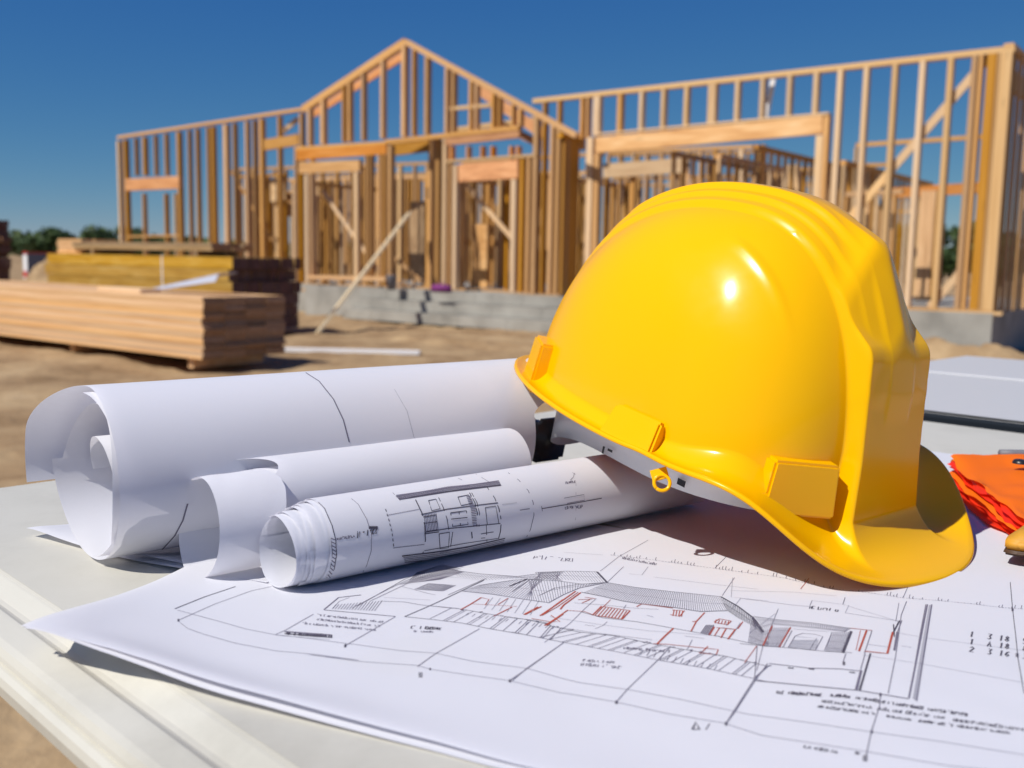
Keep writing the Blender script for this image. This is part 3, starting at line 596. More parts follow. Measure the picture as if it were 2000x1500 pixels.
# small tight roll
R3f = T(592, 1148); R3r = .0232
R3 = thing('blueprint_roll', 'small tight roll with a printed house elevation, in front of the other rolls', 'blueprint roll', tuple(R3f), 'rolled drawings on the table')
tight = roll('outer_sheet', R3f, 230, -150, lambda f: R3r-.0006*f, lambda f: (0*f, R3r+.0022+0*f), lambda f: .004+.0025*np.sin(f*5), K(.315), R3, wob=.006)
for k in range(8):
    e_ = .001-.0023*k; rr_ = R3r-.0008-.00048*k; ph_ = k*1.7
    roll('inner_sheet', R3f, 140+k*57, 140+k*57-372, lambda f, rr_=rr_: rr_-.0008*f, lambda f, k=k: (.0004*math.sin(k*2.1)+0*f, R3r+.0018-.00035*k+0*f), lambda f, e_=e_, ph_=ph_: e_+.0024*np.sin(f*6+ph_)+.0005*np.sin(f*15+ph_), K(.30), R3, na=110, nl=14, wob=.02)

# ============================================================ PRINT (ink lies on the sheets)
def bvh(*objs):
    V = []; F = []
    for o in objs:
        n = len(V); V += [o.matrix_world@v.co for v in o.data.vertices]; F += [tuple(n+i for i in p.vertices) for p in o.data.polygons]
    return BVHTree.FromPolygons(V, F)
bpy.context.view_layer.update()
B_main = bvh(bsheet); B_tight = bvh(tight); B_big = bvh(big)
class Ink:
    def __init__(s, tree): s.t = tree; s.b = {}
    def hit(s, px, py):
        d = ray(px, py).normalized(); h = s.t.ray_cast(EYE, d)
        if h[0] is None: return None
        n = h[1] if h[1].dot(d) < 0 else -h[1]; return h[0]+n*.00022, n
    def line(s, pts, w=.0005, m=None, step=14):
        m = m or M_ink; w = w*.8 if w > .0005 else w; P = []
        for a, b in zip(pts[:-1], pts[1:]):
            n = max(1, int(math.hypot(b[0]-a[0], b[1]-a[1])/step))
            for k in range(n): P.append((a[0]+(b[0]-a[0])*k/n, a[1]+(b[1]-a[1])*k/n))
        P.append(pts[-1]); Q = [s.hit(*p) for p in P]
        V, F = s.b.setdefault(m.name, ([], []))
        run = []
        for q in Q+[None]:
            if q is None:
                if len(run) > 1:
                    for i, (c, n) in enumerate(run):
                        t = run[min(i+1, len(run)-1)][0]-run[max(i-1, 0)][0]; sd_ = n.cross(t)
                        if sd_.length < 1e-9: sd_ = Vector((1, 0, 0))
                        sd_.normalize(); V.append(c+sd_*w/2); V.append(c-sd_*w/2)
                        if i: k = len(V); F.append((k-4, k-3, k-1, k-2))
                run = []
            else: run.append(q)
    def out(s, parent, names):
        for mn, (V, F) in s.b.items():
            o = mesh_obj(names.get(mn, 'printed_lines'), V, F, bpy.data.materials[mn], parent); o['kind'] = 'stuff'
def crop(ox, oy, sc): return lambda pts: [(ox+u/sc, oy+v/sc) for u, v in pts]
cA_, cB_, cC_, cD_, cR_ = crop(600, 1080, 4), crop(1000, 1040, 3.948), crop(1400, 1100, 3.333), crop(300, 1080, 5), crop(480, 850, 2.439)
I = Ink(B_main); rs = random.Random(5)
def at_poly(P, t):
    Ls = [math.hypot(b[0]-a[0], b[1]-a[1]) for a, b in zip(P[:-1], P[1:])]; d = t*sum(Ls)
    for (a, b), l in zip(zip(P[:-1], P[1:]), Ls):
        if d <= l or l == Ls[-1] and b == P[-1]: k = d/l if l else 0; return (a[0]+(b[0]-a[0])*k, a[1]+(b[1]-a[1])*k)
        d -= l
    return P[-1]
def hatch(I, top, bot, n, w=.00028, m=None, rows=0, j=0, skew=0):
    for k in range(n+1):
        t = min(1, max(0, (k+rs.uniform(-j, j))/n)); t2 = min(1, max(0, t+skew)); I.line([at_poly(top, t), at_poly(bot, t2)], w, m or M_grey)
    for r_ in range(rows):
        f = (r_+.5)/rows; I.line([tuple(np.array(at_poly(top, t))*(1-f)+np.array(at_poly(bot, t))*f) for t in np.linspace(0, 1, 14)], w, m or M_grey)
def scrib(I, p0, p1, h, n, w=.00035, m=None, lean=.35, gap=.25, seed=None):
    r_ = random.Random(seed or int(p0[0]*3+p0[1])); ux, uy = (p1[0]-p0[0])/n, (p1[1]-p0[1])/n
    G = [[(0, 0), (0, 1)], [(0, 0), (0, 1), (1, 1), (1, .5), (0, .5)], [(0, 0), (.5, 1), (1, 0)], [(0, 1), (0, 0), (1, 0)], [(1, 1), (0, 1), (0, 0), (1, 0)], [(0, 0), (0, 1), (1, 0), (1, 1)], [(0, 0), (1, 0), (1, 1), (0, 1), (0, 0)], [(0, 1), (1, 1), (.5, .5), (1, 0), (0, 0)], [(0, 1), (1, 1)], [(0, 0), (0, 1), (1, 1), (0, .5), (1, 0)]]
    n = max(2, int(n*1.35)); ux, uy = (p1[0]-p0[0])/n, (p1[1]-p0[1])/n; h *= .85
    for k in range(n):
        if r_.random() < .13: continue
        g_ = r_.choice(G); bx, by = p0[0]+ux*k, p0[1]+uy*k; wd = 1-gap
        hk = h*r_.uniform(.6, 1.05); I.line([(bx+ux*wd*(x+r_.uniform(-.18, .18))+lean*hk*y, by+uy*wd*x-hk*(y+r_.uniform(-.12, .12))) for x, y in g_], w, m or M_ink, step=40)
K1, K2, K3 = .00050, .00034, .00025
# long dimension curves and leader lines
I.line(cD_([(205, 548), (500, 430), (800, 330)]), K1); I.line(cD_([(240, 660), (600, 500), (960, 370), (1150, 330)]), K2, M_grey)
I.line(cD_([(230, 560), (600, 660), (900, 745), (1180, 800), (1500, 835), (1860, 885)])+cA_([(360, 715), (720, 765), (1000, 785), (1300, 850), (1720, 905), (2000, 985)])+cB_([(520, 1160), (900, 1215), (1300, 1290), (1730, 1385)])+cC_([(200, 985), (600, 1040), (1005, 1100), (1500, 1170), (2000, 1250)]), K3, M_grey)
I.line(cD_([(255, 680), (330, 740), (500, 800), (800, 885), (1200, 960), (1600, 995), (2000, 1050)])+cA_([(0, 795), (400, 850), (850, 880), (960, 910), (1250, 955), (1580, 1000), (2000, 1100)])+cB_([(400, 1240), (805, 1310), (1200, 1400), (1650, 1475)])+cC_([(60, 1048), (300, 1125), (600, 1170), (980, 1230), (1500, 1320), (1800, 1350)]), K3, M_grey)
for P in ([(688, 500), (300, 725)], [(1345, 595), (1000, 790), (860, 890)], [(2000, 705), (1720, 905), (1580, 1000)]): I.line(cA_(P), K2, M_grey)
for P in ([(400, 850), (120, 1045), (0, 1145)], [(1225, 880), (1120, 990), (890, 1210), (805, 1310)], [(1890, 880), (1870, 1130), (1710, 1380), (1650, 1475)]): I.line(cB_(P), K2, M_grey)
I.line(cC_([(260, 540), (180, 650)]), K2, M_red); I.line(cC_([(330, 655), (250, 765), (120, 965), (60, 1048)]), K2, M_grey); I.line(cC_([(1065, 858), (1060, 930), (1005, 1100), (970, 1265)]), K2, M_grey)
def dot(c, u, v, s=9):
    for k in range(4): I.line(c([(u-s, v-s+k*s*.66), (u+s, v-s+k*s*.66)]), .0007, M_ink)
for c, u, v, s in ((cD_, 242, 660, 10), (cD_, 1870, 912, 10), (cA_, 1583, 1002, 9), (cA_, 885, 955, 16), (cA_, 960, 910, 6), (cA_, 300, 722, 6), (cB_, 805, 1312, 10), (cB_, 1650, 1477, 10), (cC_, 60, 1048, 8), (cC_, 1008, 1100, 8), (cC_, 965, 1272, 16), (cC_, 1065, 858, 8), (cC_, 1325, 660, 8), (cC_, 1955, 600, 10), (cC_, 1925, 305, 7), (cC_, 827, 655, 9)): dot(c, u, v, s)
I.line([(1352, 1425), (1359, 1411), (1366, 1425), (1352, 1425)], .001); I.line([(1378, 1426), (1386, 1414)], K2)
# left caption box
I.line(cA_([(130, 445), (245, 350), (420, 330)]), K1*1.6, M_grey); I.line(cA_([(130, 447), (690, 498)]), K1, M_grey); I.line(cA_([(200, 435), (250, 380), (330, 350)]), K3, M_grey)
for k in range(16): I.line(cA_([(195+k*22, 440+k*1), (225+k*24, 405-k*2)]), K3, M_grey)
I.line(cD_([(1190, 800), (1290, 755), (1560, 600)]), K2, M_grey); I.line(cD_([(1190, 805), (1720, 850)]), K3, M_light)
for k in range(3): scrib(I, (619+0, 1203+k*8.5) if k < 2 else (590, 1219), (748-6*k, 1217+k*8), 4, 30, .00035, M_grey)
scrib(I, (560, 1240), (648, 1246), 7, 22, .0009, M_ink); I.line(cD_([(1280, 770), (1740, 805)]), .0016, M_grey); I.line(cD_([(1280, 790), (1700, 825)]), .0012, M_ink)
scrib(I, (802, 1228), (867, 1231), 6.5, 11, .0005); scrib(I, (808, 1235), (846, 1236), 4, 10, .0003, M_grey)
# left annexe
I.line([(700, 1183), (790, 1132), (850, 1108), (905, 1108)], K2, M_ink); I.line([(722, 1175), (800, 1138), (880, 1118)], K2, M_grey); I.line([(688, 1188), (760, 1150), (830, 1118)], K2, M_grey)
hatch(I, [(780, 1142), (870, 1108)], [(860, 1132), (905, 1118)], 26, K2, M_grey); hatch(I, [(815, 1118), (862, 1103)], [(800, 1135), (900, 1112)], 20, K2, M_ink)
I.line(cA_([(570, 378), (760, 385), (900, 410), (1180, 435)]), K2, M_grey); I.line(cA_([(740, 265), (840, 290), (950, 320), (1000, 330)]), K3, M_grey); I.line(cA_([(600, 350), (790, 360), (960, 370)]), K3, M_light)
I.line(cA_([(950, 240), (1160, 255), (1060, 300), (840, 285), (950, 240)]), K2, M_grey); hatch(I, cA_([(950, 240), (1160, 255)]), cA_([(840, 285), (1060, 300)]), 22, K3, M_grey)
I.line(cA_([(1380, 215), (1180, 310), (990, 400), (760, 500)]), K1*1.2); I.line(cA_([(1400, 200), (1100, 330)]), K2); I.line(cA_([(1020, 180), (1360, 215)]), K3, M_light)
I.line(cA_([(760, 500), (960, 520), (1210, 550), (1400, 590), (1700, 640), (2000, 700)]), K2); I.line(cA_([(905, 410), (1100, 430), (1200, 440)]), K2, M_grey)
# left roofs
roofT = cA_([(1130, 135), (1350, 165), (1640, 185), (1800, 165), (2000, 150)])+cB_([(180, 310), (420, 300), (655, 305)])
roofB = cA_([(1180, 190), (1400, 215), (1650, 200), (1850, 205), (2000, 225)])+cB_([(160, 360), (400, 365), (730, 390)])
I.line(roofT, K2); hatch(I, roofT, roofB, 72, K3*.85, M_grey, 1)
I.line(cB_([(655, 305), (735, 390)]), .0016)
r2T = cA_([(1340, 255), (1600, 215), (1720, 205), (1850, 210)])+cB_([(120, 365), (350, 375), (540, 400), (735, 385)])
r2B = cA_([(1210, 300), (1450, 325), (1700, 365), (1880, 390)])+cB_([(280, 545), (400, 480), (520, 430), (700, 395)])
hatch(I, r2T, r2B, 56, K3*.85, M_grey, 1); I.line(r2B, K1, M_grey); I.line(r2T, K2)
I.line(cA_([(1580, 262), (1720, 205)]), .0013); I.line(cB_([(205, 490), (330, 430), (520, 400), (720, 390)]), K2); I.line(cB_([(0, 460), (130, 370)]), K2)
# long middle roof
mT = cB_([(735, 388), (950, 425), (1200, 455), (1400, 475), (1610, 497)]); mB = cB_([(535, 462), (700, 495), (850, 530), (960, 548), (1250, 580), (1450, 612), (1660, 605)])
I.line(mT, K2); I.line(mB, K1); hatch(I, mT, mB, 64, K3*.9, M_grey, 1, skew=.02)
eT = cB_([(1610, 497), (1740, 570), (1860, 660), (1940, 770)]); eB = cB_([(1660, 605), (1740, 660), (1850, 720), (1925, 775)])
hatch(I, eT, eB, 24, K3*1.1, M_ink, 1); I.line(eT, .0012); I.line(cB_([(1850, 660), (1930, 770)]), .0014)
# walls in red
R_ = M_red
for P, w_ in (([(490, 455), (340, 560), (215, 645)], .0011), ([(530, 465), (400, 560), (372, 595)], .0011), ([(510, 462), (350, 575), (235, 640)], .0006), ([(200, 575), (90, 635)], .0009), ([(430, 600), (330, 670), (250, 720)], .0009), ([(430, 603), (560, 612), (620, 635)], .0004),
              ([(960, 575), (1000, 553), (1240, 585)], .0008), ([(1485, 620), (1420, 690), (1380, 765)], .0008), ([(1390, 690), (1430, 685)], .0008), ([(1245, 740), (1180, 800), (1120, 860)], .0011), ([(1090, 860), (1200, 865), (1590, 905), (1575, 945), (1440, 930)], .0005), ([(1510, 880), (1470, 920)], .0005),
              ([(690, 570), (620, 640), (850, 670), (910, 605)], .0009), ([(700, 572), (910, 605)], .0007), ([(1780, 690), (1740, 745)], .0006), ([(1560, 690), (1600, 668), (1690, 685), (1660, 715), (1560, 695)], .0008), ([(1575, 735), (1730, 750)], .0005),
              ([(1560, 730), (1520, 795)], .0009), ([(1650, 745), (1610, 815)], .0008), ([(1720, 752), (1665, 825)], .001), ([(1600, 738), (1560, 800)], .0006), ([(1235, 600), (1330, 605), (1290, 650), (1220, 635)], .0007), ([(300, 640), (370, 690), (320, 690)], .0005), ([(150, 665), (290, 690)], .0006), ([(510, 520), (620, 515)], .0006), ([(540, 545), (600, 520)], .0005), ([(560, 500), (640, 512)], .0004)): I.line(cB_(P), w_, R_)
for P, w_ in (([(1360, 350), (1280, 400), (1200, 445)], .0009), ([(1360, 350), (1420, 365), (1390, 410)], .0004), ([(1570, 355), (1490, 405)], .0005), ([(1600, 425), (1460, 495)], .0009), ([(1830, 420), (1700, 485)], .001), ([(2000, 365), (1830, 490)], .0011), ([(2000, 480), (1870, 570)], .0008), ([(1290, 400), (1640, 420)], .0003)): I.line(cA_(P), w_, R_)
for k in range(9): I.line(cB_([(700+k*23, 575+k*4), (640+k*25, 640+k*4)]), .0006, R_)
for k in range(4): I.line(cB_([(1250+k*22, 598+k*3), (1240+k*22, 645+k*2)]), .0006, R_)
for k in range(5): I.line(cB_([(1500+k*14, 715), (1455+k*14, 780+k*2)]), .0005, M_grey)
I.line(cB_([(535, 615), (700, 660), (960, 690), (1240, 740), (1460, 780), (1600, 805), (1860, 860), (1974, 880)]), K2)
I.line(cB_([(480, 545), (700, 560), (930, 585), (1130, 595)]), K3, M_grey); I.line(cB_([(650, 510), (560, 590), (450, 700), (250, 850)]), K3, M_grey); I.line(cB_([(760, 520), (700, 580)]), K2, M_red)
I.line(cB_([(0, 660), (180, 680), (290, 705)]), K2); I.line(cB_([(290, 650), (330, 660), (700, 715), (1050, 760), (1600, 800)]), K3, M_light); I.line(cB_([(380, 735), (600, 770), (1080, 830)]), K3, M_grey)
# lower terrace band
I.line(cA_([(1200, 440), (1450, 485), (1700, 520), (1900, 565)])+cB_([(260, 715), (520, 770), (800, 800), (1080, 860), (1300, 900), (1640, 955), (1974, 1035)]), K2)
I.line(cB_([(0, 770), (400, 850), (800, 920), (1120, 985), (1500, 1050), (1870, 1130), (1974, 1155)]), K2, M_grey)
tt = cA_([(1130, 430), (1450, 485), (1700, 520), (1900, 565)])+cB_([(380, 735), (520, 770), (800, 800), (1080, 860), (1300, 900), (1640, 955), (1974, 1035)])
bb = cA_([(960, 515), (1210, 550), (1400, 590), (1700, 640), (1900, 685)])+cB_([(200, 810), (400, 850), (800, 920), (1120, 985), (1500, 1050), (1870, 1130)])
for k in range(30):
    t = k/29+rs.uniform(-.006, .006); t = min(1, max(0, t)); I.line([at_poly(tt, t), at_poly(bb, t)], K3*1.2, M_grey)
    if k % 2: I.line([at_poly(tt, min(1, t+.008)), at_poly(bb, min(1, t+.008))], K3, M_grey)
for k in range(26):
    t = rs.random(); a_ = at_poly(tt, t); I.line([a_, (a_[0]+rs.uniform(3, 9), a_[1]+rs.uniform(-2, 3))], .0009, M_grey)
scrib(I, (1134, 1292), (1200, 1296), 5, 12, .0004, M_grey); scrib(I, (1130, 1300), (1214, 1307), 6, 14, .0004, M_grey); scrib(I, (1215, 1262)if False else (1218, 1268), (1308, 1275), 5, 16, .0006, M_grey)
for k in range(12): I.line(cB_([(1010+k*52, 905+k*11), (985+k*52, 945+k*11)]), K3, M_grey)
for P in ([(735, 690), (700, 720), (640, 745)], [(1040, 640), (1090, 655)], [(560, 715), (640, 725)], [(1330, 800), (1480, 820)], [(880, 560), (860, 590)], [(1390, 830), (1350, 905)], [(1760, 700), (1700, 790)], [(1650, 690), (1655, 720)], [(1620, 735), (1700, 745)]): I.line(cB_(P), K3, M_grey)
for k in range(5): I.line(cB_([(1575+k*24, 674+k*3), (1565+k*24, 702+k*3)]), .0004, R_)
for k in range(14): I.line(cA_([(1260+k*52, 470+k*8), (1235+k*52, 492+k*8)]), K3, M_grey)
for k in range(7): I.line(cA_([(1450+k*60, 350+k*4), (1380+k*60, 440+k*8)]), K3, M_light)
# garage
gT = cC_([(235, 348), (400, 370), (620, 390), (870, 425)]); gB = cC_([(300, 440), (380, 405), (600, 425), (830, 450)])
hatch(I, gT, gB, 42, K3, M_grey, 2, skew=.015); I.line(gT, K2); I.line(cC_([(870, 425), (1010, 440)]), .0007, R_)
hatch(I, cC_([(230, 350), (300, 440), (340, 430)]), cC_([(205, 520), (300, 540), (330, 545)]), 14, K3*.85, M_grey, 2)
hatch(I, cC_([(350, 420), (480, 420)]), cC_([(310, 545), (405, 548)]), 10, K3*.85, M_grey, 3)
hatch(I, cC_([(750, 450), (870, 450)]), cC_([(710, 575), (815, 585)]), 10, K3*.85, M_grey, 3); I.line(cC_([(875, 445), (820, 585)]), .0016)
for P, w_, m_ in (([(480, 420), (405, 550)], .0009, R_), ([(490, 440), (430, 550)], K2, M_grey), ([(360, 410), (300, 540)], .0009, R_), ([(495, 430), (750, 450), (700, 570)], K3, M_grey), ([(465, 550), (510, 475), (560, 458), (640, 465), (690, 480), (640, 570), (465, 550)], K2, M_grey), ([(515, 480), (650, 490), (605, 565)], K3, M_grey),
                  ([(150, 525), (300, 540), (560, 560), (700, 575), (880, 585)], K2, M_ink), ([(975, 440), (925, 575)], .0011, R_), ([(1010, 440), (960, 590)], K2, M_grey), ([(935, 440), (905, 570)], K3, R_), ([(1145, 450), (1110, 590), (960, 575)], .0012, R_), ([(985, 530), (1130, 550)], K3, M_grey), ([(1175, 450), (1155, 570)], .0012, M_grey)): I.line(cC_(P), w_, m_)
hatch(I, cC_([(500, 500), (660, 500)]), cC_([(470, 550), (640, 565)]), 16, K3, M_light, 3)
# right part of drawing
for P, w_, m_ in (([(240, 765), (600, 800), (920, 830), (1250, 885)], .0009, M_grey), ([(340, 655), (600, 685), (800, 690), (940, 705)], .0007, M_grey), ([(1000, 590), (930, 830)], .0010, M_ink), ([(965, 590), (900, 825)], K2, M_grey), ([(940, 700), (910, 825)], .0012, M_grey),
                  ([(1235, 250), (1200, 340), (1165, 600), (1115, 850)], K2, M_grey), ([(1185, 260), (1165, 380)], K3, M_grey), ([(1190, 375), (1150, 450)], .0009, M_ink), ([(1205, 375), (1175, 450)], K2, M_grey), ([(1150, 400), (1155, 480)], .0007, M_ink),
                  ([(1370, 270), (1250, 880)], .0009, M_grey), ([(1400, 270), (1300, 900)], .0006, M_grey), ([(1392, 272), (1290, 893)], .0006, M_light), ([(1385, 275), (1280, 885)], .0008, M_light), ([(1360, 270), (1320, 480), (1255, 870)], K2, M_grey),
                  ([(1910, 125), (1925, 300), (1945, 470), (1960, 620), (2000, 850)], K2, M_ink), ([(1180, 455), (1370, 490), (2000, 570)], K3, M_light), ([(950, 600), (1320, 655), (2000, 780)], K3, M_light), ([(150, 230), (500, 275), (620, 285)], K3, M_grey), ([(620, 245), (605, 280)], K3, M_grey), ([(620, 245), (820, 270), (1180, 380)], K3, M_light), ([(835, 225), (820, 270)], K2, M_grey), ([(835, 325), (1180, 378)], K3, M_grey), ([(860, 275), (835, 325)], K3, M_light),
                  ([(400, 300), (300, 540), (260, 700)], K3, M_grey), ([(155, 230), (100, 300)], K3, M_light), ([(90, 180), (500, 190), (780, 215)], K3, M_light), ([(1250, 140), (1215, 220)], K3, M_grey), ([(210, 460), (380, 330)], K3, M_light), ([(600, 100), (545, 170)], K2, M_red), ([(1200, 540), (1265, 550)], K3, M_grey), ([(840, 590), (820, 650)], K2, M_grey)): I.line(cC_(P), w_, m_)
for P in ([(720, 165), (620, 240), (560, 300)],): pass
I.line(cB_([(1050, 60), (820, 190), (680, 300)]), K3, M_grey); I.line(cB_([(860, 265), (735, 385)]), K3, M_grey); I.line(cB_([(1650, 190), (1565, 275)]), K3, M_grey); I.line(cB_([(1715, 350), (1620, 490)]), K3, M_grey); I.line(cB_([(1050, 265), (1000, 330), (900, 320)]), K3, M_light)
I.line(cB_([(400, 155), (700, 175)]), K3, M_light); I.line(cB_([(1700, 350), (1690, 500), (1974, 530)]), K3, M_light); I.line(cB_([(1090, 345), (1500, 395), (1900, 440)]), K3, M_light)
scrib(I, cB_([(165, 205)])[0], cB_([(470, 225)])[0], 8, 8, .0005, M_grey); scrib(I, cB_([(850, 205)])[0], cB_([(1110, 255)])[0], 5, 15, .0004, M_grey)
dl = cB_([(760, 175), (1100, 215), (1500, 270), (1974, 335)])+cC_([(450, 100), (700, 160), (1000, 195), (1215, 228), (1450, 245), (1700, 270), (1850, 290), (2000, 300)])
for k in range(130):
    t = k/130; a_ = at_poly(dl, t); b_ = at_poly(dl, min(1, t+.005)); I.line([a_, b_], .0006 if rs.random() < .4 else .0003, M_grey)
    if rs.random() < .4: I.line([a_, (a_[0]+2, a_[1]-rs.uniform(3, 8))], .0003, M_grey)
for a_, b_, h_, n_, w_ in (((600, 297), (790, 318), 26, 8, .0011), ((390, 850), (700, 870), 24, 15, .0011), ((735, 868), (865, 880), 22, 7, .001), ((905, 885), (1340, 955), 24, 20, .0009), ((1375, 960), (1640, 1000), 24, 13, .0009),
                           ((685, 905), (1010, 950), 22, 13, .0008), ((1045, 955), (1500, 1020), 24, 20, .0009), ((1540, 1030), (2000, 1095), 24, 20, .0009), ((655, 940), (1030, 990), 20, 17, .0009), ((1090, 1000), (1270, 1030), 16, 9, .0007), ((1310, 1035), (1910, 1115), 20, 28, .0009),
                           ((570, 1205), (790, 1240), 24, 8, .0010), ((870, 1240), (930, 1248), 22, 3, .0009)):
    scrib(I, cC_([a_])[0], cC_([b_])[0], h_/3.333*.9, n_, w_*.62, M_ink)
SF = {'1': [[(.4, 0), (.4, 1), (.2, .8)]], '2': [[(0, .8), (.4, 1), (.8, .75), (0, 0), (.9, 0)]], '3': [[(0, 1), (.8, 1), (.4, .55), (.8, .25), (.4, 0), (0, .1)]], '8': [[(.4, .5), (.1, .75), (.4, 1), (.7, .75), (.4, .5), (0, .25), (.4, 0), (.8, .25), (.4, .5)]], 'A': [[(0, 0), (.4, 1), (.8, 0)], [(.2, .4), (.6, .4)]], '6': [[(.8, .9), (.3, .8), (0, .3), (.4, 0), (.8, .3), (.4, .5), (.05, .35)]], '5': [[(.8, 1), (.1, 1), (.1, .55), (.6, .55), (.8, .25), (.4, 0), (0, .1)]], 'B': [[(0, 0), (0, 1), (.6, .85), (.5, .55), (0, .5), (.7, .3), (.5, 0), (0, 0)]]}
def digits(I, p0, txt, h, adv, w, slope=.13):
    for k, ch in enumerate(txt):
        for g_ in SF.get(ch, []): I.line([(p0[0]+k*adv+x*adv*.72+y*h*.25, p0[1]+(k*adv+x*adv*.72)*slope-y*h) for x, y in g_], w, M_ink, step=40)
for row_, (y_, tx_) in enumerate(((480, '1  3 18  5'), (528, '1  A 18  8'), (578, '2  3 16  3'))): digits(I, cC_([(1645, y_)])[0], tx_, 10, 11.5, .0009)
if False: scrib(I, cC_([(1640, 480)])[0], cC_([(1880, 495)])[0], 10, 4, .0012); scrib(I, cC_([(1920, 500)])[0], cC_([(2030, 515)])[0], 10, 3, .0012)
for u, v in ((480, 683), (615, 690), (880, 712)): I.line(cC_([(u-18, v), (u+20, v+3)]), .0012)
NM = {'black_ink': 'printed_lines', 'grey_ink': 'printed_shading', 'light_grey_ink': 'printed_guide_lines', 'red_ink': 'printed_red_lines'}
I.out(BP, NM)
# --- tight roll print
I = Ink(B_tight)
A1 = cR_([(290, 300), (345, 350), (385, 420), (405, 490), (412, 560), (405, 620), (385, 680)]); A2 = cR_([(318, 293), (375, 350), (410, 430), (428, 500), (432, 570), (420, 640), (395, 695)])
I.line(A1, K2); I.line(A2, K1); hatch(I, A1, A2, 24, .0006, M_grey)
I.line(cR_([(470, 275), (535, 330), (575, 400), (598, 470), (597, 550), (575, 620), (540, 680)]), K2, M_grey)
scrib(I, cR_([(435, 500)])[0], cR_([(520, 485)])[0], 6, 8, .0005, M_grey, 0); scrib(I, cR_([(530, 490)])[0], cR_([(625, 465)])[0], 14, 6, .0008, M_ink, .1); I.line(cR_([(585, 440), (628, 440)]), .0018)
for k in range(8): a_ = at_poly(cR_([(665, 352), (680, 400), (697, 470), (705, 540)]), k/8); b_ = at_poly(cR_([(665, 352), (680, 400), (697, 470), (705, 540)]), k/8+.07); I.line([a_, b_], K1)
I.line(cR_([(670, 382), (830, 352)]), K3, M_grey); I.line(cR_([(700, 537), (760, 530), (850, 520)]), K2, M_grey)
for P in ([(665, 245), (700, 275), (735, 312)], [(870, 215), (905, 245)], [(1095, 185), (1160, 225)], [(1010, 205), (1030, 215)]): I.line(cR_(P), K2, M_grey)
hatch(I, cR_([(715, 292), (960, 245), (1205, 222)]), cR_([(735, 308), (970, 262), (1215, 240)]), 90, .0006, M_grey, 3); I.line(cR_([(715, 288), (1205, 218)]), .0009, M_grey); I.line(cR_([(730, 306), (970, 268), (1215, 238)]), .0013, M_ink)
hatch(I, cR_([(745, 572), (900, 555), (1060, 530), (1235, 488)]), cR_([(760, 606), (930, 590), (1080, 560), (1225, 525)]), 80, .0008, M_grey, 5); I.line(cR_([(745, 575), (900, 556), (1060, 530), (1235, 490)]), .0012)
for k in range(26): a_ = at_poly(cR_([(760, 606), (930, 590), (1080, 560), (1225, 525)]), rs.random()); I.line([a_, (a_[0]+9, a_[1]+rs.uniform(-1, 2))], .0010)
for P, w_ in (([(808, 308), (838, 370), (852, 430), (855, 500), (843, 562)], .0014), ([(1150, 250), (1185, 300), (1205, 350), (1215, 400)], .0012), ([(1215, 425), (1212, 460), (1203, 492)], .0014), ([(918, 298), (940, 345), (958, 400), (966, 450)], .001), ([(1065, 275), (1090, 320), (1102, 370), (1100, 435)], .0013), ([(1075, 275), (1100, 320), (1112, 370), (1110, 435)], .001),
              ([(835, 378), (960, 352), (1090, 335), (1200, 322)], .0008), ([(855, 462), (960, 445), (1100, 432), (1212, 420)], .0008), ([(975, 370), (1050, 360), (1058, 425), (985, 435), (975, 370)], .0011), ([(1015, 365), (1022, 430)], .0008), ([(978, 400), (1055, 392)], .0008), ([(1140, 345), (1190, 338), (1205, 420)], .0009), ([(1140, 345), (1150, 425)], .0009),
              ([(870, 312), (905, 305), (925, 350), (885, 360), (870, 312)], .0008), ([(1010, 295), (1060, 285), (1078, 325), (1025, 335), (1010, 295)], .0008), ([(845, 390), (905, 380), (915, 450), (860, 458)], .0009), ([(850, 420), (910, 412)], .0007), ([(920, 470), (970, 462), (965, 535), (925, 540), (920, 470)], .001), ([(985, 460), (975, 530)], .0008), ([(850, 470), (920, 460)], .0011), ([(1075, 460), (1078, 490)], .0016), ([(1120, 470), (1180, 460)], .0007), ([(1120, 490), (1140, 488)], .0007), ([(1145, 425), (1148, 505)], .0007), ([(850, 550), (1040, 515), (1205, 490)], .0008), ([(925, 560), (1050, 530)], .0005)): I.line(cR_(P), w_*.62, M_ink)
hatch(I, cR_([(1070, 290), (1095, 350), (1100, 430)]), cR_([(1050, 295), (1070, 350), (1080, 430)]), 18, .0004, M_grey); hatch(I, cR_([(848, 380), (905, 372)]), cR_([(858, 458), (915, 450)]), 8, .0004, M_grey)
I.line(cR_([(1250, 180), (1300, 215), (1345, 265), (1368, 320), (1372, 380), (1355, 450), (1320, 515)]), K1, M_grey); I.line(cR_([(1305, 357), (1352, 350)]), K1, M_grey); I.line(cR_([(1220, 330), (1290, 322)]), K3, M_light)
I.line(cR_([(1410, 350), (1560, 325), (1695, 300)]), K1); I.line(cR_([(1408, 338), (1412, 362)]), K2); I.line(cR_([(1515, 300), (1610, 283), (1612, 310), (1530, 325)]), K2, M_grey); scrib(I, cR_([(1520, 352)])[0], cR_([(1612, 345)])[0], 7, 9, .0006, M_grey, 0); scrib(I, cR_([(1522, 232)])[0], cR_([(1572, 225)])[0], 5, 5, .0006, M_grey, 0)
I.line(cR_([(1565, 180), (1560, 200), (1545, 215)]), K3, M_grey); I.line(cR_([(1572, 230), (1572, 285)]), K3, M_light); I.line(cR_([(1572, 350), (1570, 400), (1555, 440)]), K3, M_light); I.line(cR_([(1570, 188), (1555, 178)]), K3, M_grey)
I.out(R3, NM)
I = Ink(B_big); c6_ = crop(0, 680, 2.857)
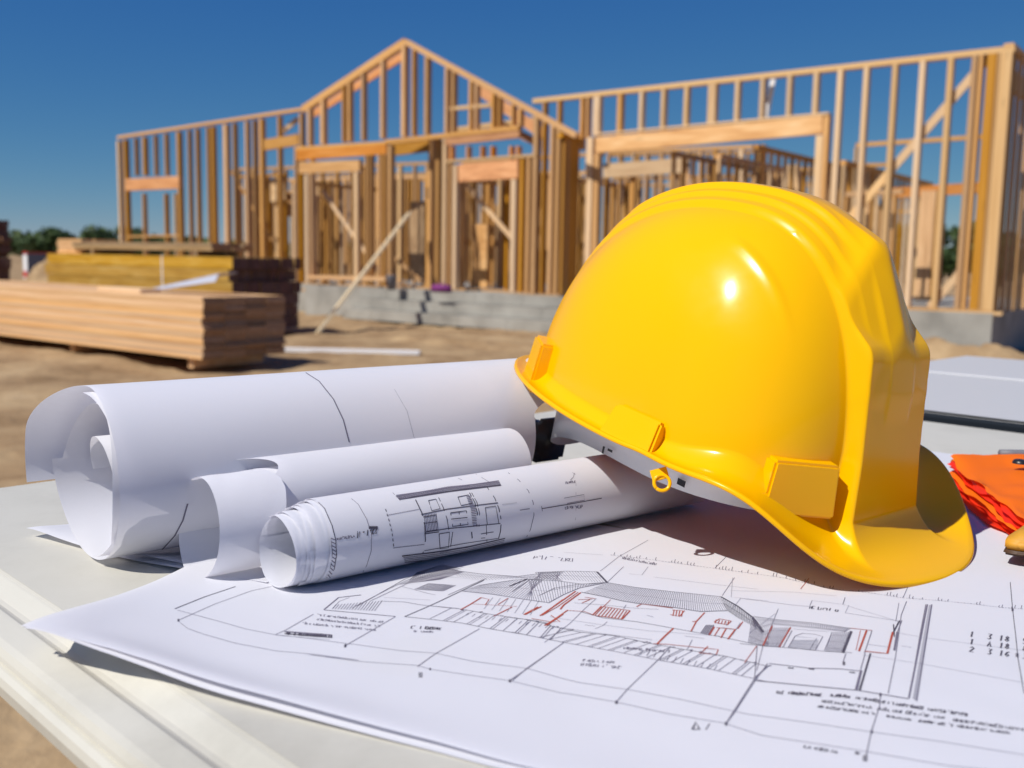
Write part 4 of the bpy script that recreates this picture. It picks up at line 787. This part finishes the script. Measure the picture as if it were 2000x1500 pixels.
I.line(c6_([(1690, 128), (1780, 185), (1860, 285), (1915, 400), (1948, 525)]), .0010, M_grey, step=6); I.line(c6_([(1046, 868), (1020, 960), (975, 1045), (905, 1122)]), .0012, M_grey, step=6); I.line(c6_([(2200, 230), (2270, 350), (2310, 500)]), .0003, M_light)
I.out(R1, NM)

# ============================================================ HARD HAT
rz_, ry_, rx_ = -.8292, .2218, -.0209
HM = Matrix.Translation((.1462, .6834, 1.2690)) @ Matrix.Rotation(rz_, 4, 'Z') @ Matrix.Rotation(ry_, 4, 'Y') @ Matrix.Rotation(rx_, 4, 'X')
HAT = thing('hard_hat', 'glossy yellow plastic hard hat resting nose down on the blueprint and rolls', 'hard hat', tuple(HM.translation))
def sst(x, a, b): t = np.clip((x-a)/(b-a), 0, 1); return t*t*(3-2*t)
def smax(a, b, k): h = np.clip(.5+.5*(a-b)/k, 0, 1); return b*(1-h)+a*h+k*h*(1-h)
def smin(a, b, k): return -smax(-a, -b, k)
af, ab, hb, hh_, nn_ = .109, .1617, .1049, .1725, 2.326
extf, dip, exts, zs, zr, dp = .0443, .0094, .0159, .023, .013, -.0224
def edgez(th):
    w = sst(np.cos(th), .12, 1.0); return -dip*w+zs*(1-w)*np.abs(np.sin(th))+zr*np.clip(-np.cos(th), 0, 1)**2-dp*np.exp(-((np.abs(th)-.9)/.3)**2)
NT, NP = 760, 230
th = np.linspace(-np.pi, np.pi, NT, endpoint=False)
w = sst(np.cos(th), .12, 1.0); a_ = np.where(np.cos(th) > 0, af, ab); zE = edgez(th)
z0 = zE+.005*(1-w)+.016*w
s0 = np.clip(z0/hh_, 0, 1)**(nn_/2); ph0 = np.arcsin(np.clip(s0, 0, 1))*np.sign(1)
f = np.linspace(0, 1, NP)[:, None]; PH = np.pi/2+(ph0[None, :]-np.pi/2)*f
c = np.clip(np.cos(PH), 0, 1)**(2/nn_); s = np.sin(PH)**(2/nn_)
Xd = a_*np.cos(th)*c; Yd = hb*np.sin(th)*c; Zd = hh_*s
# raised crown bands
kp = (np.abs(np.cos(th))**2.9+np.abs(np.sin(th))**2.9)**(-1/2.9); kp = 1+(kp-1)*sst(np.cos(th), -.05, .35)*(1-(Zd/hh_)**1.6)
Xd, Yd = Xd*kp, Yd*kp
r0 = np.sqrt(Xd**2+Yd**2+Zd**2); dx, dy, dz = Xd/r0, Yd/r0, Zd/r0
fade = sst(Zd, .035, .075)*sst(Xd, -.15, -.10)
ay = np.abs(Yd)
add = .0035*sst(-ay, -.0395, -.0335)+.0030*sst(-ay, -.0285, -.0235)+.0042*sst(-ay, -.0175, -.012)
crease = .0012*np.exp(-((ay-.060-.10*(Xd-.0))/.0028)**2)*sst(Xd, .0, .02)*sst(-Xd, -.075, -.045)*sst(Zd, .09, .11)
R0 = r0+add*fade+crease
# front box
xt, zt, xb, zb = .105, .106, .1227, .012
m1 = (xt-xb)/(zt-zb)                       # x = xb + m1 (z-zb)
tx = (xb-m1*zb)/np.maximum(dx-m1*dz, 1e-4)
hw1 = .0373; ty1 = hw1/np.maximum(np.abs(dy), 1e-4); ty2 = (.0355+.11*.060)/np.maximum(np.abs(dy)+.11*dz, 1e-4)
ty = np.maximum(ty1, ty2)
mt = -.76; ttop = (zt-mt*xt)/np.maximum(dz-mt*dx, 1e-4)
rB = smin(smin(tx, ty, .005), ttop, .005); rB = np.where(dx > .05, np.minimum(rB, r0-.003+.065*sst(Xd, .030, .080)), 0)
# central ridge arching over the crown and breaking down to the top of the front box
rr = r0*1.05
for _ in range(40):
    X_, Y_ = rr*dx, rr*dy
    Hh = .1794-.007*(np.clip(X_+.034, 0, 1)/.085)**3.3-1.05*(np.sqrt(np.clip(np.abs(Y_)-.004, 0, 1)**2+.004**2)-.004)
    rr = .5*rr+.5*np.clip(Hh, .0, .3)/np.maximum(dz, .05)
mr = -1.8; tfr = (.161-mr*.079)/np.maximum(dz-mr*dx+.8*np.sqrt(dy**2+.0004), 1e-4)
rR = smin(smin(smin(rr, tfr, .004), tx, .003), ty1, .004); rR = np.minimum(rR, r0+.034)*sst(Xd, -.06, .0)-.03*sst(-dz, -.60, -.30)
RR = smax(smax(R0, rB, .004), rR, .004); RR = np.where(f > .004, RR, R0)
Px, Py, Pz = RR*dx, RR*dy, RR*dz
rows = [np.stack([Px[i], Py[i], Pz[i]], -1) for i in range(NP)]
base = rows[-1]; ex = (a_+exts+extf*w)*np.cos(th); ey = (hb+exts+extf*w)*np.sin(th)
sd0 = np.hypot(ex-base[:, 0], ey-base[:, 1])
fil = 14
for k in range(1, fil+1):
    t = k/fil; e = 1-(1-t)**1.6 if False else t
    x = base[:, 0]+(ex-base[:, 0])*e; y = base[:, 1]+(ey-base[:, 1])*e
    drop = (base[:, 2]-zE); zz = zE+drop*((1-t)**3.6)*1.0 - (1-w)*.0022*np.sin(np.pi*t)
    rows.append(np.stack([x, y, zz], -1))
# turned-down lip
ux, uy = np.cos(th), np.sin(th)
rows.append(np.stack([ex+.0012*ux, ey+.0012*uy, zE-.0008], -1)); rows.append(np.stack([ex+.0014*ux, ey+.0014*uy, zE-.0026], -1)); rows.append(np.stack([ex-.0006*ux, ey-.0006*uy, zE-.0034], -1))
# underside
rows.append(np.stack([ex-.003*ux, ey-.003*uy, zE-.0026], -1))
for t in (.6, .25, 0):
    x = base[:, 0]-.003*ux+(ex-.003*ux-base[:, 0]+.003*ux)*t; y = base[:, 1]-.003*uy+(ey-base[:, 1])*t; drop = base[:, 2]-zE
    rows.append(np.stack([x, y, zE+drop*(1-t)**3.6-.0028-(1-w)*.0022*np.sin(np.pi*t)], -1))
for i in range(NP-6, 8, -8):
    k = 1-.0028/np.maximum(RR[i], .05); rows.append(np.stack([Px[i]*k, Py[i]*k, Pz[i]*k], -1))
nR = len(rows); V = np.concatenate(rows, 0)
V4 = np.concatenate([V, np.ones((len(V), 1))], 1)@np.array(HM).T
F = [q[::-1] for q in grid_faces(nR, NT, True)]
shell = mesh_obj('shell', V4[:, :3], F, M_yel, HAT, True)
bpy.context.view_layer.update()
B_hat = bvh(shell)
HX, HY, HZ = [(HM.to_3x3()@Vector(v)).normalized() for v in ((1, 0, 0), (0, 1, 0), (0, 0, 1))]
def slot(px, py, wd, ht, dp_, hook=.0, tilt=0):
    d = ray(px, py).normalized(); h = B_hat.ray_cast(EYE, d); pos, n = h[0], h[1]
    if n.dot(d) > 0: n = -n
    nh = (n-HZ*n.dot(HZ)).normalized(); nh = (nh*.45+n*.55).normalized(); tx_ = HZ.cross(nh).normalized()
    upv = nh.cross(tx_).normalized()
    bm = bmesh.new(); bmesh.ops.create_cube(bm, size=1)
    for v in bm.verts:
        x, y, z_ = v.co; k = 1-.12*(z_ > 0); v.co = Vector((x*wd*k, (y-.1)*dp_*2*(1-.25*(z_ > 0) if y > 0 else 1), z_*ht))
    bmesh.ops.bevel(bm, geom=bm.edges[:], offset=.0016, segments=2, affect='EDGES')
    # shallow slot opening in the underside and side rib
    M3 = Matrix(((tx_.x, nh.x, upv.x, pos.x), (tx_.y, nh.y, upv.y, pos.y), (tx_.z, nh.z, upv.z, pos.z), (0, 0, 0, 1)))@Matrix.Rotation(tilt, 4, 'Y')
    bmesh.ops.transform(bm, matrix=M3, verts=bm.verts)
    return bm_obj('accessory_slot', bm, M_yel, HAT, False)
slot(1243, 842, .042, .022, .0105); slot(1558, 950, .048, .032, .010); slot(1060, 712, .032, .036, .012)
# chin strap ring
def on_hat_local(x, y, z_): return HM@Vector((x, y, z_))
def ring(name, c, n, r_, rr_, m_, parent, nn=28):
    n = n.normalized(); a = n.orthogonal().normalized(); b = n.cross(a)
    pts = [c+(a*math.cos(t)+b*math.sin(t))*r_ for t in np.linspace(0, 2*math.pi, nn)]
    return tube(name, pts, rr_, m_, parent, 8)
d = ray(1293, 942); rp = EYE+d*((onz(1293, 942, TZ)-EYE).length/d.length*.86)
dd = next(h_[3] for h_ in (B_hat.ray_cast(EYE, ray(1285, y_).normalized()) for y_ in range(930, 700, -4)) if h_[3]); rp = EYE+ray(1293, 943).normalized()*(dd+.004)
ring('strap_ring', rp, -ray(1293, 943)+HZ*.2, .0046, .0011, M_yel, HAT)
tabt = EYE+ray(1285, 915).normalized()*(dd+.006)
beam('strap_tab', rp+(tabt-rp)*.25, tabt, .010, .002, M_yel, HAT, -ray(1290, 930).normalized())
# suspension head band inside, with ratchet at the back
def band(name, afx, abx, bx, z_a, z_b, th0, th1, m_, n=90, droop=lambda t: 0, thick=.0012):
    V = []; ts = np.linspace(th0, th1, n)
    for off_ in (0, -thick):
        for t in ts:
            a = (afx if math.cos(t) > 0 else abx)+off_; b = bx+off_
            for zz in (z_a, z_b): V.append(on_hat_local(a*math.cos(t), b*math.sin(t), zz+droop(t)))
    F = []
    for i in range(n-1):
        F.append((2*i, 2*i+1, 2*i+3, 2*i+2)); k = 2*n; F.append((k+2*i, k+2*i+2, k+2*i+3, k+2*i+1)); F.append((2*i, 2*i+2, k+2*i+2, k+2*i)); F.append((2*i+1, k+2*i+1, k+2*i+3, 2*i+3))
    return mesh_obj(name, V, F, m_, HAT, True)
band('head_band', .088, .140, .084, .026, -.006, -math.pi, math.pi, M_white_pl, 120, lambda t: -.042*max(0, -math.cos(t))**3)
for k, t in enumerate((-1.9, -1.3, -.7, 1.9, 1.3, .7)):
    a = .128 if math.cos(t) < 0 else .088
    tube('crown_strap', [on_hat_local(a*math.cos(t)*q_, .084*math.sin(t)*q_, .025+.11*(1-q_**2)) for q_ in np.linspace(1, 0, 9)], .003, M_white_pl, HAT, 6)
bm = bmesh.new(); bmesh.ops.create_cube(bm, size=1); bmesh.ops.scale(bm, vec=(.012, .034, .036), verts=bm.verts); bmesh.ops.bevel(bm, geom=bm.edges[:], offset=.004, segments=3, affect='EDGES')
bmesh.ops.transform(bm, matrix=HM@Matrix.Translation((-.148, -.014, -.046)), verts=bm.verts); rb = bm_obj('ratchet_housing', bm, M_black, HAT, True)
bm = bmesh.new(); bmesh.ops.create_cone(bm, cap_ends=True, segments=24, radius1=.0155, radius2=.014, depth=.012); bmesh.ops.transform(bm, matrix=HM@Matrix.Translation((-.158, -.018, -.050))@Matrix.Rotation(math.pi/2, 4, 'Y'), verts=bm.verts)
bm_obj('adjustment_knob', bm, M_black, HAT)

beam('strap_clip', on_hat_local(-.1545, -.033, -.028), on_hat_local(-.1545, -.033, -.066), .004, .003, M_white_pl, HAT, -HX)
for q_, (w_, h2_) in (((-.034, -.0848, -.003), (.0015, .005)), ((-.028, -.0852, -.001), (.004, .0015)), ((.030, -.082, .000), (.006, .004))):
    a_ = on_hat_local(q_[0]-w_/2, q_[1], q_[2]); b_ = on_hat_local(q_[0]+w_/2, q_[1]*1.0, q_[2]); beam('printed_mark', a_, b_, h2_, .0004, M_black, HAT, -HY)
# ============================================================ ORANGE VEST and GLOVE at the right edge
VS = thing('safety_vest', 'folded bright orange safety vest at the right edge of the photo', 'safety vest', tuple(T(1900, 980)))
E0 = onz(1842, 918, TZ+.012); E1 = onz(2120, 1145, TZ+.012); E0.z = E1.z = TZ; back = (T(2100, 900)-T(1900, 893)).normalized(); back.z = 0
e1d = (E1-E0); e2 = onz(2060, 900, TZ+.02)-onz(1868, 905, TZ+.02); e2.z = 0
for k in range(6):
    zb_ = TZ+.003+.0032*k; lay = M_orange if k in (5, 2) else M_redor
    na_, nb_ = 60, 30; V = []
    for i in range(nb_):
        s_ = i/(nb_-1)
        for j in range(na_):
            t = j/(na_-1)
            base_ = E0+e1d*t; inn = Vector((e2.x, e2.y, 0))*s_*1.1
            wv = float(vnoise(t*9+k*3.1, k*1.7))*.009+float(vnoise(t*23+k, 2.0))*.003
            ed = math.exp(-(s_/.06)**2)
            p = base_+inn+Vector((1, .35, 0))*(wv*(1-s_)+.0012*k)*ed
            z_ = zb_+float(vnoise(t*11+k*5, s_*6))*.004*(1 if k == 5 else .5) + ed*float(vnoise(t*14+k*7, 1.3))*.004 - ed*.0015
            z_ += .006*math.exp(-((t-.0)/.1)**2)*(k/5)
            V.append((p.x, p.y, max(z_, TZ+.002)))
    mesh_obj('folded_layer', V, grid_faces(nb_, na_), lay, VS, True)
# rear strip of the vest, folded on its own
V = []; A0 = onz(1870, 902, TZ+.018); A1_ = onz(2080, 908, TZ+.018); A0.z = A1_.z = TZ
for i in range(16):
    for j in range(50):
        t = j/49; a = math.pi*1.2*i/15-.3; c_ = A0+(A1_-A0)*t+Vector((0, .010, 0)); r_ = .0085*(.45+.55*min(1, t*5))*(1+.3*float(vnoise(t*12, i*.3)))
        V.append((c_.x-.2*r_*math.cos(a), c_.y-r_*1.3*math.cos(a), TZ+.014+r_*math.sin(a)))
mesh_obj('rolled_edge', V, grid_faces(16, 50), M_orange, VS, True)
p1 = onz(1953, 886, TZ+.024); p2 = onz(2080, 888, TZ+.024)
tube('strap', [p1+(p2-p1)*q_ for q_ in np.linspace(0, 1, 6)], .0036, M_gpaint, VS, 10)
sn = onz(1992, 905, TZ+.026); lathe('snap_button', [(.0001, .003), (.004, .003), (.0055, .0015), (.0058, 0)], 18, M_black, VS, tuple(sn))
GL = thing('leather_glove', 'tan leather glove tip with dark edge below the orange vest', 'glove', tuple(T(1990, 1110)))
out = [(1957, 1106), (1962, 1096), (1985, 1080), (2010, 1060), (2080, 1040), (2120, 1120), (2040, 1116), (1985, 1112)]
def slab(name, pts, z0_, z1_, m_, parent, shrink=.0):
    bm = bmesh.new(); c_ = sum((T(*q) for q in pts), Vector())/len(pts)
    vs = [bm.verts.new(((T(*q)-c_)*(1-shrink)+c_).to_tuple()[:2]+(z0_,)) for q in pts]; fc = bm.faces.new(vs)
    r_ = bmesh.ops.extrude_face_region(bm, geom=[fc]); 
    for v in [g_ for g_ in r_['geom'] if isinstance(g_, bmesh.types.BMVert)]: v.co.z = z1_
    bmesh.ops.recalc_face_normals(bm, faces=bm.faces); bmesh.ops.bevel(bm, geom=bm.edges[:], offset=.0012, segments=2, affect='EDGES'); return bm_obj(name, bm, m_, parent, True)
slab('sole', out, TZ+.0075, TZ+.0105, M_sole, GL); slab('back', out, TZ+.0107, TZ+.017, M_glove, GL, .03)
